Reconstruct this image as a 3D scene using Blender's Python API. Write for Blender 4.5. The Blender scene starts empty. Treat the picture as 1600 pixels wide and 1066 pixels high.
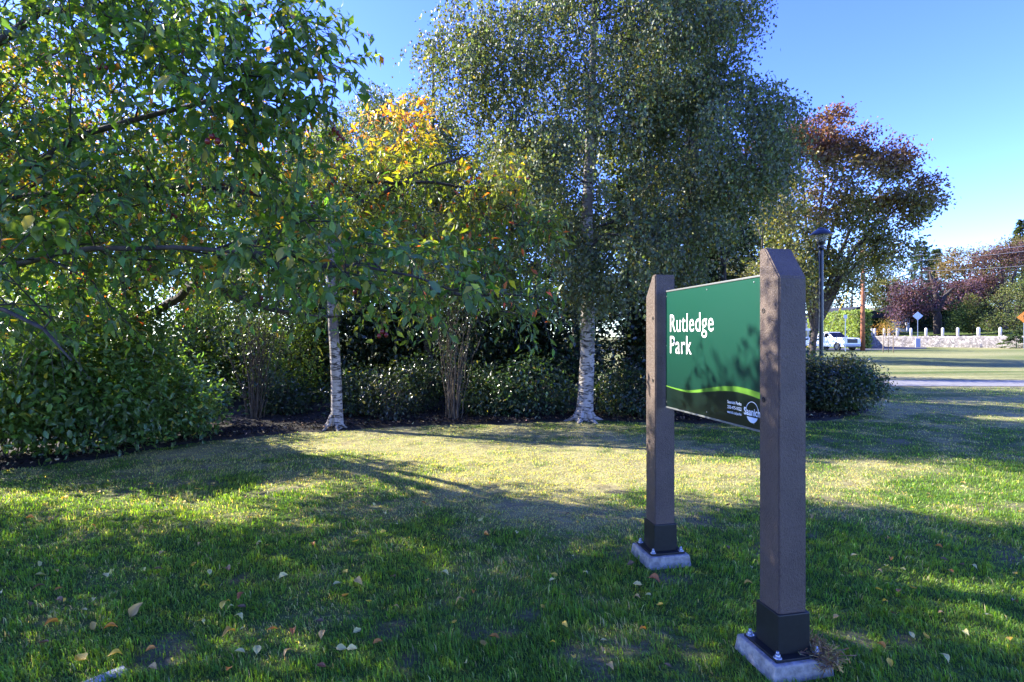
import bpy, bmesh, math, random
import numpy as np
from mathutils import Vector, Matrix

# ------------------------------------------------------------------ camera, sky, sun, exposure
sc = bpy.context.scene
COL = sc.collection
F, HY, EYE = 880.0, 526.0, 1.5            # focal length and horizon in 1600 px wide photo pixels, eye height
cd = bpy.data.cameras.new("camera"); cam = bpy.data.objects.new("camera", cd); COL.objects.link(cam)
cam.location = (0, 0, EYE); cam.rotation_euler = (math.radians(90), 0, 0)
cd.sensor_width = 36; cd.lens = F / 1600 * 36; cd.shift_y = -(533 - HY) / 1600
cd.clip_start = 0.05; cd.clip_end = 4000
sc.camera = cam

SUN_AZ, SUN_EL = math.radians(70), math.radians(31)      # azimuth to the left of straight ahead
world = bpy.data.worlds.new("World"); sc.world = world; world.use_nodes = True
wn = world.node_tree.nodes; wl = world.node_tree.links
sky = wn.new("ShaderNodeTexSky"); sky.sky_type = 'NISHITA'; sky.sun_disc = False
sky.sun_elevation = SUN_EL; sky.sun_rotation = -SUN_AZ
sky.altitude = 0; sky.air_density = 0.85; sky.dust_density = 0.1; sky.ozone_density = 6.0
hs = wn.new('ShaderNodeHueSaturation'); hs.inputs['Saturation'].default_value = 1.16; hs.inputs['Hue'].default_value = .530
wn["Background"].inputs[1].default_value = 0.14
wl.new(sky.outputs[0], hs.inputs['Color']); wl.new(hs.outputs[0], wn["Background"].inputs[0])
sd = bpy.data.lights.new("sun", 'SUN'); sun = bpy.data.objects.new("sun", sd); COL.objects.link(sun)
sd.energy = 3.6; sd.angle = math.radians(0.53); sd.color = (1.0, 0.93, 0.80)
sdir = Vector((-math.sin(SUN_AZ) * math.cos(SUN_EL), math.cos(SUN_AZ) * math.cos(SUN_EL), math.sin(SUN_EL)))
sun.rotation_euler = sdir.to_track_quat('Z', 'Y').to_euler(); sun.location = (-8, 2, 12)
sc.view_settings.view_transform = 'Standard'; sc.view_settings.look = 'None'
sc.view_settings.gamma = 1; sc.view_settings.use_curve_mapping = False
sc.view_settings.exposure = 2.55
sc.cycles.max_bounces = 8; sc.cycles.transmission_bounces = 6; sc.cycles.diffuse_bounces = 4

# ------------------------------------------------------------------ helpers
def P(px, py, D):
    return np.array([(px - 800) / F * D, D, EYE - (py - HY) / F * D])
def G(px, py):
    D = EYE * F / (py - HY)
    return np.array([(px - 800) / F * D, D, 0.0])

def hash3(ix, iy, iz, seed):
    h = (ix.astype(np.int64) * 374761393 + iy.astype(np.int64) * 668265263 + iz.astype(np.int64) * 2147483647 + seed * 974634777) & 0xffffffff
    h = ((h ^ (h >> 13)) * 1274126177) & 0xffffffff
    h = h ^ (h >> 16)
    return (h & 0xffff) / 65535.0
def vnoise(p, freq, seed=0):
    p = np.asarray(p, float) * freq
    if p.shape[1] == 2: p = np.concatenate([p, np.zeros((len(p), 1))], 1)
    i = np.floor(p).astype(np.int64); f = p - i; f = f * f * (3 - 2 * f)
    r = 0
    for dx in (0, 1):
        for dy in (0, 1):
            for dz in (0, 1):
                w = (f[:, 0] if dx else 1 - f[:, 0]) * (f[:, 1] if dy else 1 - f[:, 1]) * (f[:, 2] if dz else 1 - f[:, 2])
                r = r + w * hash3(i[:, 0] + dx, i[:, 1] + dy, i[:, 2] + dz, seed)
    return r
def fbm(p, freq, seed=0, octv=3):
    r = 0; a = 1; t = 0
    for k in range(octv):
        r = r + a * vnoise(p, freq * 2 ** k, seed + k); t += a; a *= .5
    return r / t
def unit(v):
    return v / np.maximum(np.linalg.norm(v, axis=-1, keepdims=True), 1e-9)
def sstep(a, b, x):
    t = np.clip((x - a) / (b - a), 0, 1); return t * t * (3 - 2 * t)

def mesh_np(name, V, faces, col=None, smooth=False, mat=None, midx=None):
    V = np.asarray(V, dtype=np.float32); me = bpy.data.meshes.new(name)
    me.vertices.add(len(V)); me.vertices.foreach_set('co', V.ravel())
    faces = [np.asarray(f, dtype=np.int32) for f in faces if len(f)]
    li = np.concatenate([f.ravel() for f in faces])
    tot = np.concatenate([np.full(len(f), f.shape[1], dtype=np.int32) for f in faces])
    st = np.concatenate([[0], np.cumsum(tot)[:-1]]).astype(np.int32)
    me.loops.add(len(li)); me.loops.foreach_set('vertex_index', li)
    me.polygons.add(len(tot)); me.polygons.foreach_set('loop_start', st)
    if smooth: me.polygons.foreach_set('use_smooth', np.ones(len(tot), dtype=bool))
    if mat is not None:
        for m in (mat if isinstance(mat, (list, tuple)) else [mat]): me.materials.append(m)
    if midx is not None: me.polygons.foreach_set('material_index', np.asarray(midx, dtype=np.int32))
    me.update(calc_edges=True)
    if col is not None:
        c = np.asarray(col, dtype=np.float32)
        if c.shape[1] == 3: c = np.concatenate([c, np.ones((len(c), 1), np.float32)], 1)
        dom = 'FACE' if len(c) == len(tot) else 'POINT'
        a = me.attributes.new('col', 'FLOAT_COLOR', dom); a.data.foreach_set('color', c.ravel())
    return me
def link(name, me, parent=None, loc=None):
    o = bpy.data.objects.new(name, me); COL.objects.link(o)
    if parent is not None: o.parent = parent
    if loc is not None: o.location = loc
    return o
def tag(o, label=None, cat=None, group=None, kind=None):
    if label: o['label'] = label
    if cat: o['category'] = cat
    if group: o['group'] = group
    if kind: o['kind'] = kind
    return o
def thing(name, loc, label, cat, group=None, rz=0):
    o = bpy.data.objects.new(name, None); COL.objects.link(o); o.location = [float(v) for v in loc]; o.rotation_euler[2] = rz
    o.empty_display_size = .2
    return tag(o, label, cat, group)
class BM:
    """collects shapes for one mesh object"""
    def __init__(s): s.b = bmesh.new()
    def box(s, c, d, rz=0, bev=0, taper=1.0, mat=0, rx=0, ry=0):
        r = bmesh.ops.create_cube(s.b, size=1)
        vs = r['verts']
        for v in vs:
            k = taper if v.co.z > 0 else 1
            v.co = Vector((v.co.x * d[0] * k, v.co.y * d[1] * k, v.co.z * d[2]))
        M = Matrix.Translation(c) @ Matrix.Rotation(rz, 4, 'Z') @ Matrix.Rotation(ry, 4, 'Y') @ Matrix.Rotation(rx, 4, 'X')
        bmesh.ops.transform(s.b, matrix=M, verts=vs)
        es = list({e for v in vs for e in v.link_edges}); fs = list({f for v in vs for f in v.link_faces})
        for f in fs: f.material_index = mat
        if bev: bmesh.ops.bevel(s.b, geom=es, offset=bev, segments=2, affect='EDGES', profile=.6)
        return s
    def cyl(s, p0, p1, r0, r1=None, n=12, caps=True, mat=0):
        p0, p1 = Vector(p0), Vector(p1); r1 = r0 if r1 is None else r1
        q = (p1 - p0).to_track_quat('Z', 'Y').to_matrix().to_4x4()
        r = bmesh.ops.create_cone(s.b, cap_ends=caps, segments=n, radius1=r0, radius2=r1, depth=(p1 - p0).length,
                                  matrix=Matrix.Translation((p0 + p1) / 2) @ q)
        for f in {f for v in r['verts'] for f in v.link_faces}:
            f.material_index = mat; f.smooth = len(f.verts) == 4
        return s
    def lathe(s, prof, c=(0, 0, 0), n=16, mat=0):
        rings = []
        for (r, z) in prof:
            rings.append([s.b.verts.new((c[0] + r * math.cos(2 * math.pi * k / n), c[1] + r * math.sin(2 * math.pi * k / n), c[2] + z)) for k in range(n)])
        for a, b in zip(rings[:-1], rings[1:]):
            for k in range(n):
                f = s.b.faces.new((a[k], a[(k + 1) % n], b[(k + 1) % n], b[k])); f.smooth = True; f.material_index = mat
        for ring, rev in ((rings[0], True), (rings[-1], False)):
            f = s.b.faces.new(ring[::-1] if rev else ring); f.material_index = mat
        return s
    def prism(s, poly, y0, y1, mat=0):
        """polygon in x,z extruded along y"""
        a = [s.b.verts.new((p[0], y0, p[1])) for p in poly]; b = [s.b.verts.new((p[0], y1, p[1])) for p in poly]
        n = len(poly)
        fs = [s.b.faces.new(a), s.b.faces.new(b[::-1])]
        for k in range(n): fs.append(s.b.faces.new((a[k], b[k], b[(k + 1) % n], a[(k + 1) % n])))
        for f in fs: f.material_index = mat
        return s
    def build(s, name, mat, parent=None, loc=None, rz=0):
        bmesh.ops.recalc_face_normals(s.b, faces=s.b.faces[:])
        me = bpy.data.meshes.new(name); s.b.to_mesh(me); s.b.free()
        for m in (mat if isinstance(mat, (list, tuple)) else [mat]): me.materials.append(m)
        o = link(name, me, parent, loc); o.rotation_euler[2] = rz
        return o

# ------------------------------------------------------------------ materials
def new_mat(name):
    m = bpy.data.materials.new(name); m.use_nodes = True
    return m, m.node_tree.nodes, m.node_tree.links, m.node_tree.nodes['Principled BSDF']
def plain(name, c, rough=.6, metal=0, spec=.5, noise=0, scale=20, bump=0, bscale=60, c2=None):
    m, n, l, b = new_mat(name)
    b.inputs['Base Color'].default_value = (*c, 1); b.inputs['Roughness'].default_value = rough
    b.inputs['Metallic'].default_value = metal; b.inputs['Specular IOR Level'].default_value = spec
    tc = n.new('ShaderNodeNewGeometry')
    if noise or c2:
        t = n.new('ShaderNodeTexNoise'); t.inputs['Scale'].default_value = scale; t.inputs['Detail'].default_value = 6
        l.new(tc.outputs['Position'], t.inputs['Vector'])
        r = n.new('ShaderNodeMix'); r.data_type = 'RGBA'
        r.inputs[6].default_value = (*[v * (1 - noise) for v in c], 1)
        r.inputs[7].default_value = (*(c2 if c2 else [min(1, v * (1 + noise)) for v in c]), 1)
        mr = n.new('ShaderNodeMapRange'); mr.inputs[1].default_value = .35; mr.inputs[2].default_value = .65
        l.new(t.outputs[0], mr.inputs[0]); l.new(mr.outputs[0], r.inputs[0]); l.new(r.outputs[2], b.inputs['Base Color'])
    if bump:
        t2 = n.new('ShaderNodeTexNoise'); t2.inputs['Scale'].default_value = bscale; t2.inputs['Detail'].default_value = 4
        l.new(tc.outputs['Position'], t2.inputs['Vector'])
        bp = n.new('ShaderNodeBump'); bp.inputs['Strength'].default_value = bump; bp.inputs['Distance'].default_value = .01
        l.new(t2.outputs[0], bp.inputs['Height']); l.new(bp.outputs[0], b.inputs['Normal'])
    return m
def leaf_mat(name, rough=.45, trans=.38, spec=.5, gain=1.6, single=None):
    m, n, l, b = new_mat(name)
    b.inputs['Roughness'].default_value = rough; b.inputs['Specular IOR Level'].default_value = spec
    if single is None:
        a = n.new('ShaderNodeAttribute'); a.attribute_name = 'col'; src = a.outputs['Color']
    else:
        a = n.new('ShaderNodeRGB'); a.outputs[0].default_value = (*single, 1); src = a.outputs[0]
    l.new(src, b.inputs['Base Color'])
    tr = n.new('ShaderNodeBsdfTranslucent')
    mu = n.new('ShaderNodeMix'); mu.data_type = 'RGBA'; mu.blend_type = 'MULTIPLY'; mu.inputs[0].default_value = 1
    l.new(src, mu.inputs[6]); mu.inputs[7].default_value = (gain * 1.8, gain * 1.7, gain * .5, 1)
    l.new(mu.outputs[2], tr.inputs['Color'])
    mx = n.new('ShaderNodeMixShader'); mx.inputs[0].default_value = trans
    l.new(b.outputs[0], mx.inputs[1]); l.new(tr.outputs[0], mx.inputs[2])
    l.new(mx.outputs[0], n['Material Output'].inputs['Surface'])
    return m
M_LEAF = leaf_mat('leaf_soft'); M_GLOSS = leaf_mat('leaf_glossy', rough=.33, trans=.3, spec=.6)
M_BIRCHLEAF = leaf_mat('leaf_birch', rough=.5, trans=.3, spec=.45)
M_FAR = leaf_mat('leaf_far', rough=.7, trans=.25, spec=.2)
M_GRASS = leaf_mat('grass_blade', rough=.5, trans=.42, spec=.35)
M_BARK = plain('bark_dark', (.045, .035, .028), .9, noise=.5, scale=14, bump=.8, bscale=40)
M_TWIG = plain('twig_bark', (.05, .04, .032), .85, noise=.3, scale=30)
M_STEM = plain('tan_stem', (.075, .056, .038), .85, noise=.3, scale=30)
M_CONC = plain('concrete', (.34, .35, .35), .85, noise=.25, scale=25, bump=.5, bscale=120)
M_BLACK = plain('black_steel', (.006, .007, .007), .5, noise=.3, scale=40)
M_GALV = plain('galvanised_steel', (.45, .47, .50), .4, metal=.7, noise=.15, scale=60)
M_ALU = plain('aluminium_rail', (.20, .21, .21), .4, metal=.5)
M_WHITE = plain('white_print', (.72, .72, .72), .5)
M_MULCH = plain('mulch_soil', (.009, .007, .005), .95, noise=.5, scale=30, bump=1, bscale=60)
M_ASPH = plain('asphalt_path', (.17, .165, .16), .9, noise=.12, scale=3, bump=.3, bscale=90)
M_LAMPBLACK = plain('black_lamp_paint', (.012, .013, .015), .35)

def birch_bark():
    m, n, l, b = new_mat('birch_bark')
    g = n.new('ShaderNodeNewGeometry'); mp = n.new('ShaderNodeMapping'); mp.inputs['Scale'].default_value = (7, 7, 24)
    t = n.new('ShaderNodeTexNoise'); t.inputs['Scale'].default_value = 1.0; t.inputs['Detail'].default_value = 7; t.inputs['Distortion'].default_value = 1.1
    l.new(g.outputs['Position'], mp.inputs[0]); l.new(mp.outputs[0], t.inputs['Vector'])
    cr = n.new('ShaderNodeValToRGB'); cr.color_ramp.elements[0].position = .40; cr.color_ramp.elements[0].color = (.03, .025, .02, 1)
    cr.color_ramp.elements[1].position = .52; cr.color_ramp.elements[1].color = (.34, .31, .28, 1)
    l.new(t.outputs[0], cr.inputs[0])
    t2 = n.new('ShaderNodeTexNoise'); t2.inputs['Scale'].default_value = 2.2; t2.inputs['Detail'].default_value = 4
    l.new(g.outputs['Position'], t2.inputs['Vector'])
    mx = n.new('ShaderNodeMix'); mx.data_type = 'RGBA'; l.new(cr.outputs[0], mx.inputs[6]); mx.inputs[7].default_value = (.12, .10, .08, 1)
    mr = n.new('ShaderNodeMapRange'); mr.inputs[1].default_value = .48; mr.inputs[2].default_value = .62
    l.new(t2.outputs[0], mr.inputs[0])
    l.new(mr.outputs[0], mx.inputs[0]); l.new(mx.outputs[2], b.inputs['Base Color']); b.inputs['Roughness'].default_value = .75
    bp = n.new('ShaderNodeBump'); bp.inputs['Strength'].default_value = .6; bp.inputs['Distance'].default_value = .01
    l.new(t.outputs[0], bp.inputs['Height']); l.new(bp.outputs[0], b.inputs['Normal'])
    return m
M_BIRCH = birch_bark()

# ------------------------------------------------------------------ leaves and branches
T_RHOMB = (np.array([(0, 0, 0), (.45, .5, .07), (1, 0, -.1), (.45, -.5, .07)]), [(0, 2, 1), (0, 3, 2)])
T_LEAF = (np.array([(0, 0, 0), (.5, 0, -.05), (1, 0, -.2), (.25, .40, .06), (.65, .40, .02), (.25, -.40, .06), (.65, -.40, .02)]),
          [(0, 1, 3), (1, 4, 3), (1, 2, 4), (0, 5, 1), (1, 5, 6), (1, 6, 2)])
T_FOLD = (np.array([(0, 0, 0), (.5, 0, -.06), (1, 0, -.25), (.42, .44, .05), (.42, -.44, .05)]), [(0, 1, 3), (1, 2, 3), (0, 4, 1), (1, 4, 2)])
T_QUAD = (np.array([(0, -.5, 0), (1, -.35, .1), (1, .4, 0), (0, .5, .1)]), [(0, 1, 2, 3)])
def leaves_geo(Pp, D, N, L, wr, T):
    """vectorised leaf cards with a folded midrib; returns V, F, faces per leaf"""
    D = unit(D); side = unit(np.cross(N, D)); N = np.cross(D, side)
    t, f = T
    L = L[:, None, None]
    V = Pp[:, None, :] + L * (t[None, :, 0:1] * D[:, None, :] + t[None, :, 1:2] * np.reshape(wr, (-1, 1, 1)) * side[:, None, :] + t[None, :, 2:3] * N[:, None, :])
    n = len(Pp); k = len(t)
    Fa = np.array(f)[None] + (np.arange(n) * k)[:, None, None]
    return V.reshape(-1, 3), Fa.reshape(-1, len(f[0])), len(f)
def leaf_obj(name, Pp, D, N, L, wr, T, C, mat, parent, origin):
    V, Fa, k = leaves_geo(Pp - origin, D, N, L, wr, T)
    me = mesh_np(name, V, [Fa], col=np.repeat(C, k, axis=0), mat=mat)
    return link(name, me, parent)
def jit_col(rng, base, n, v=.25, hue=.12):
    b = np.asarray(base, float)
    if b.ndim == 1: b = np.tile(b, (n, 1))
    k = np.exp(rng.normal(0, v, (n, 1))); h = np.exp(rng.normal(0, hue, (n, 3)))
    return np.clip(b * k * h, 0.002, .9)

def tube_geo(chains):
    Vs, Fs, off = [], [], 0
    for pts, rad, n in chains:
        pts = np.asarray(pts); m = len(pts)
        t = unit(np.gradient(pts, axis=0)); ref = np.array([.31, .93, .2]) if abs(t[0][2]) > .8 else np.array([.1, .2, .97])
        a = unit(np.cross(t, ref)); b = np.cross(t, a)
        th = np.arange(n) * 2 * math.pi / n
        ring = pts[:, None] + np.asarray(rad)[:, None, None] * (np.cos(th)[None, :, None] * a[:, None] + np.sin(th)[None, :, None] * b[:, None])
        Vs.append(ring.reshape(-1, 3))
        i = np.arange(m - 1)[:, None] * n; k = np.arange(n)[None]; k2 = (k + 1) % n
        Fs.append(np.stack([i + k, i + k2, i + n + k2, i + n + k], -1).reshape(-1, 4) + off); off += m * n
    return np.concatenate(Vs), np.concatenate(Fs)
def spline(pts, step=.2):
    pts = np.asarray(pts, float); out = []
    for i in range(len(pts) - 1):
        p0, p1, p2, p3 = pts[max(i - 1, 0)], pts[i], pts[i + 1], pts[min(i + 2, len(pts) - 1)]
        k = max(2, int(np.linalg.norm(p2 - p1) / step))
        for s in np.arange(k) / k:
            out.append(.5 * ((2 * p1) + (p2 - p0) * s + (2 * p0 - 5 * p1 + 4 * p2 - p3) * s * s + (3 * p1 - p0 - 3 * p2 + p3) * s ** 3))
    out.append(pts[-1]); return np.array(out)

class Skel:
    def __init__(s): s.p = []; s.par = []; s.r = []; s.grp = []
    def add_poly(s, pts, r0, r1, parent=-1, grp=1):
        m = len(pts)
        for i, q in enumerate(pts):
            s.p.append(q); s.par.append(parent); s.r.append(r0 + (r1 - r0) * i / max(m - 1, 1)); s.grp.append(grp); parent = len(s.p) - 1
        return parent
    def nearest(s, q):
        return int(np.argmin(((np.array(s.p) - q) ** 2).sum(1)))
    def grow(s, rng, attrs, step=.3, sag=.06, tip=.004, wig=.12, up=.15):
        base = np.array(s.p); d = np.sqrt(((attrs[:, None, :] - base[None]) ** 2).sum(2)).min(1)
        arr = np.zeros((len(s.p) + len(attrs) * 40, 3)); n0 = len(s.p); arr[:n0] = base; n = n0
        root = base[0]
        droot = np.zeros(len(arr)); droot[:n0] = np.linalg.norm(base - root, axis=1)
        s.tips = []
        for ai in np.argsort(d):
            q = attrs[ai]; dd = np.linalg.norm(arr[:n] - q, axis=1)
            dq = np.linalg.norm(q - root)
            cost = dd + .55 * np.maximum(0, droot[:n] - dq + .5 * dd)
            j = int(np.argmin(cost)); dist = dd[j]
            k = min(35, max(1, int(dist / step)))
            a = arr[j]; pj = s.par[j]
            tv = unit(a - arr[pj]) if pj >= 0 else np.array([0, 0, 1.]); mid = a + tv * dist * .3 + np.array([0, 0, up * dist * .5])
            par = j; w = rng.normal(0, wig * dist / (k + 1), (k + 1, 3)) if k > 1 else None
            for i in range(1, k + 1):
                u = i / k; x = (1 - u) ** 2 * a + 2 * u * (1 - u) * mid + u * u * q
                x = x + np.array([0, 0, -sag * dist * u * (1 - u)])
                if w is not None and i < k: x = x + w[i]
                s.p.append(x); s.par.append(par); s.r.append(0); s.grp.append(2); par = len(s.p) - 1
                arr[n] = x; droot[n] = np.linalg.norm(x - root); n += 1
            s.tips.append((par, ai))
        s.radii(tip)
        return s
    def radii(s, tip):
        N = len(s.p); acc = np.zeros(N); r = np.array(s.r, float); par = s.par
        for i in range(N - 1, -1, -1):
            ri = max(tip, acc[i] ** (1 / 2.3)); 
            if r[i] <= 0: r[i] = ri
            if par[i] >= 0: acc[par[i]] += (r[i] if s.grp[i] == 2 else tip) ** 2.3
        s.rad = r
        # a limb is never thicker than what carries it
        for i in range(N):
            if par[i] >= 0 and s.grp[i] == 2: s.rad[i] = min(s.rad[i], s.rad[par[i]] * .95)
    def mesh(s, name, mat, parent, origin, grp, thick=8, thin=4):
        N = len(s.p); kids = [[] for _ in range(N)]
        for i, q in enumerate(s.par):
            if q >= 0: kids[q].append(i)
        p = np.array(s.p) - origin; chains = []; used = np.zeros(N, bool)
        for i in range(N):
            if s.grp[i] not in grp or used[i]: continue
            ch = [i]; used[i] = True; j = i
            while True:
                ks = [k for k in kids[j] if s.grp[k] in grp and not used[k] and (s.grp[k] == s.grp[j])]
                if not ks: break
                j = max(ks, key=lambda k: s.rad[k]); ch.append(j); used[j] = True
            pts = [p[k] for k in ch]; rad = [s.rad[k] for k in ch]
            if s.par[i] >= 0: pts = [p[s.par[i]]] + pts; rad = [rad[0]] + rad
            if len(pts) < 2: continue
            rad[-1] *= .5
            chains.append((pts, rad, thick if max(rad) > .03 else thin))
        V, Fa = tube_geo(chains)
        return link(name, mesh_np(name, V, [Fa], smooth=True, mat=mat), parent)

def blob(px, py, D, rx, ry, rd): return (P(px, py, D), np.array([rx / F * D, rd, ry / F * D]))
def sample_blobs(rng, blobs, n, shell=.5, nf=0, nthr=.4, seed=3, zmin=.1):
    w = np.array([b[1].prod() ** (2 / 3) for b in blobs]); w /= w.sum(); out = []
    while sum(len(o) for o in out) < n:
        k = rng.choice(len(blobs), n, p=w); d = unit(rng.normal(0, 1, (n, 3)))
        r = rng.uniform(0, 1, (n, 1)) ** (1 / 3); r = r * (1 - shell) + shell * (r ** .3)
        q = np.array([blobs[i][0] for i in k]) + d * r * np.array([blobs[i][1] for i in k])
        q = q[q[:, 2] > zmin]
        if nf: q = q[vnoise(q, nf, seed) > nthr]
        out.append(q)
    return np.concatenate(out)[:n]

def twig_foliage(rng, starts, outdir, ntw, tl, nl, droop, lean=.5):
    """ntw twigs at every start, nl leaves along each; returns leaf P, D, N and the twig chains"""
    n = len(starts) * ntw; S = np.repeat(starts, ntw, axis=0); O = np.repeat(outdir, ntw, axis=0)
    d = unit(O * lean + rng.normal(0, .6, (n, 3)) + np.array([0, 0, .1])); L = tl * rng.uniform(.6, 1.3, (n, 1))
    s = (np.arange(nl) + .6) / nl
    path = S[:, None] + d[:, None] * L[:, None] * s[None, :, None]; path[:, :, 2] -= droop * L * s[None] ** 2
    tang = np.repeat(d[:, None], nl, 1).copy(); tang[:, :, 2] -= 2 * droop * s[None]; tang = unit(tang)
    side = unit(np.cross(tang, rng.normal(0, 1, (n, 1, 3))))
    alt = np.where(np.arange(nl) % 2 == 0, 1., -1.)[None, :, None]
    D = unit(tang * .6 + side * alt * .8 + np.array([0, 0, -.30]) + rng.normal(0, .38, (n, nl, 3)))
    N = unit(np.array([0, 0, 1.]) + rng.normal(0, .45, (n, nl, 3)) + .3 * tang)
    m = 3; ss = np.linspace(0, 1, m)
    tw = S[:, None] + d[:, None] * L[:, None] * ss[None, :, None]; tw[:, :, 2] -= droop * L * ss[None] ** 2
    return path.reshape(-1, 3), D.reshape(-1, 3), N.reshape(-1, 3), tw

def twigs_mesh(name, tw, r, mat, parent, origin):
    n, m, _ = tw.shape; th = np.arange(3) * 2 * math.pi / 3
    rad = np.linspace(r, r * .4, m)
    off = np.stack([np.cos(th), np.sin(th), np.sin(th + 1) * .5], -1)
    V = (tw - origin)[:, :, None, :] + rad[None, :, None, None] * off[None, None]
    i = (np.arange(n) * m * 3)[:, None, None] + (np.arange(m - 1) * 3)[None, :, None]; k = np.arange(3)[None, None]; k2 = (k + 1) % 3
    Fa = np.stack([i + k, i + k2, i + 3 + k2, i + 3 + k], -1).reshape(-1, 4)
    return link(name, mesh_np(name, V.reshape(-1, 3), [Fa], mat=mat), parent)

# ------------------------------------------------------------------ ground
EDGE = np.array([(-30, 3.2), (-14, 3.9), (-9, 4.5), (-6.6, 5.3), (-5.69, 6.26), (-5.07, 6.87), (-4.47, 7.86), (-3.7, 8.57), (-2.69, 9.1), (-.88, 9.64), (1.3, 9.92),
                 (2.89, 9.78), (4.13, 9.57), (5.8, 10.1), (7.3, 11.4), (7.9, 13.3)])
FAR = np.array([(-30, 10), (-14, 13.5), (-9, 14.5), (-6.6, 15), (-5.7, 15.2), (-5, 15.3), (-4.4, 15.4), (-3.7, 15.5), (-2.7, 15.5), (-.9, 15.6), (1.3, 15.6),
                (2.9, 15.6), (4.1, 15.5), (5.8, 15.2), (7.3, 14.6), (7.95, 13.5)])
def edge_y(x): return np.interp(x, EDGE[:, 0], EDGE[:, 1])
def in_bed(x, y):
    e = edge_y(x) + .05 * np.sin(x * 5.3) + .04 * np.sin(x * 13.1 + 1)
    return (y > e) & (y < np.interp(x, FAR[:, 0], FAR[:, 1])) & (x < 7.95)
def gz(x, y):
    p = np.stack([x, y], -1).reshape(-1, 2)
    h = (fbm(p, .8, 5) - .5) * .05 + (fbm(p, 3.5, 9, 2) - .5) * .02
    near = 1 - sstep(14, 22, np.abs(p[:, 1]) + np.maximum(0, np.abs(p[:, 0]) - 9))
    return (h * near).reshape(np.shape(x))
BARE = [(735, 985, .10), (610, 990, .12), (375, 905, .05), (85, 808, .07), (262, 1012, .12), (235, 1040, .1), (1305, 783, .16), (1580, 868, .2), (1100, 815, .12), (800, 990, .08),
        (940, 1035, .12), (960, 765, .2), (700, 940, .06), (1340, 1000, .12), (1045, 905, .1), (830, 968, .1), (1420, 1005, .09), (640, 1040, .08), (1395, 690, .3), (430, 765, .25), (900, 1010, .07)]
BAREXY = [(G(a, b)[:2], r) for a, b, r in BARE]
def dryness(x, y):
    """0 lush .. 1 straw, shared by the ground sheet and the blades"""
    p = np.stack([x, y], -1)
    broad = fbm(p, .35, 21, 3); mid = fbm(p, 1.7, 33, 3); fine = fbm(p, 7, 44, 2)
    b = (broad - .5) * 1.6 + (mid - .5) * 1.5 + (fine - .5) * .9
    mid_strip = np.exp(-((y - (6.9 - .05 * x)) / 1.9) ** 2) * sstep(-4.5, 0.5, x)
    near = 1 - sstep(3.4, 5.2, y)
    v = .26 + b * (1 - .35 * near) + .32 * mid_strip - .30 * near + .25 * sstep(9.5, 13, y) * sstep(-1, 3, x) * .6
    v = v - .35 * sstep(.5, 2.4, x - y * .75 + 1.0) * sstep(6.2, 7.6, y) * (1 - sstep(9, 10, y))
    v = v + .10 * sstep(22, 40, y)
    return np.clip(v, 0, 1)
def bareness(x, y):
    p = np.stack([x, y], -1); b = np.zeros(len(p)); w = (fbm(p, 9, 71, 2) - .5) * 1.6
    for c, r in BAREXY:
        d = np.sqrt((p[:, 0] - c[0]) ** 2 + ((p[:, 1] - c[1]) * .9) ** 2) / r + w
        b = np.maximum(b, 1 - sstep(.5, 1.15, d))
    g = fbm(p, 2.6, 91, 3) + (fbm(p, 12, 92, 2) - .5) * .5
    return np.maximum(b * .6, .55 * sstep(.76, .86, g))
def grid_lines(parts):
    out = []
    for a, b, s in parts: out.append(np.arange(a, b, s))
    return np.concatenate(out)
gx = np.concatenate([-np.geomspace(3000, 10, 24), grid_lines([(-9.5, 10, .11)]), np.geomspace(10.1, 3000, 26)])
gy = np.concatenate([-np.geomspace(3000, 2, 16), grid_lines([(-1.5, 1.6, .4), (1.6, 11, .11), (11, 30, .5)]), np.geomspace(31, 3000, 34)])
X, Y = np.meshgrid(gx, gy); x, y = X.ravel(), Y.ravel(); z = gz(x, y)
nx, ny = len(gx), len(gy)
ii = (np.arange(ny - 1)[:, None] * nx + np.arange(nx - 1)[None]).ravel()
Fg = np.stack([ii, ii + 1, ii + 1 + nx, ii + nx], -1)
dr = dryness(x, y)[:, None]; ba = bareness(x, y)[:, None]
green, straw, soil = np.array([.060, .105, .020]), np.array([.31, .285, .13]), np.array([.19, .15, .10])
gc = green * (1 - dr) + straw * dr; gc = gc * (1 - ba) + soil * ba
m_ground, n, l, b = new_mat('lawn_ground')
a = n.new('ShaderNodeAttribute'); a.attribute_name = 'col'
g = n.new('ShaderNodeNewGeometry')
t = n.new('ShaderNodeTexNoise'); t.inputs['Scale'].default_value = 45; t.inputs['Detail'].default_value = 6; t.inputs['Roughness'].default_value = .7
l.new(g.outputs['Position'], t.inputs['Vector'])
t3 = n.new('ShaderNodeTexNoise'); t3.inputs['Scale'].default_value = 4.5; t3.inputs['Detail'].default_value = 7; t3.inputs['Roughness'].default_value = .7
l.new(g.outputs['Position'], t3.inputs['Vector'])
mr = n.new('ShaderNodeMapRange'); mr.inputs[1].default_value = .25; mr.inputs[2].default_value = .75; mr.inputs[3].default_value = .45; mr.inputs[4].default_value = 1.5
l.new(t.outputs[0], mr.inputs[0])
mr3 = n.new('ShaderNodeMapRange'); mr3.inputs[1].default_value = .3; mr3.inputs[2].default_value = .7; mr3.inputs[3].default_value = .6; mr3.inputs[4].default_value = 1.3
l.new(t3.outputs[0], mr3.inputs[0])
mm = n.new('ShaderNodeMath'); mm.operation = 'MULTIPLY'; l.new(mr.outputs[0], mm.inputs[0]); l.new(mr3.outputs[0], mm.inputs[1])
vm = n.new('ShaderNodeVectorMath'); vm.operation = 'SCALE'; l.new(a.outputs['Color'], vm.inputs[0]); l.new(mm.outputs[0], vm.inputs['Scale'])
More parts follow.
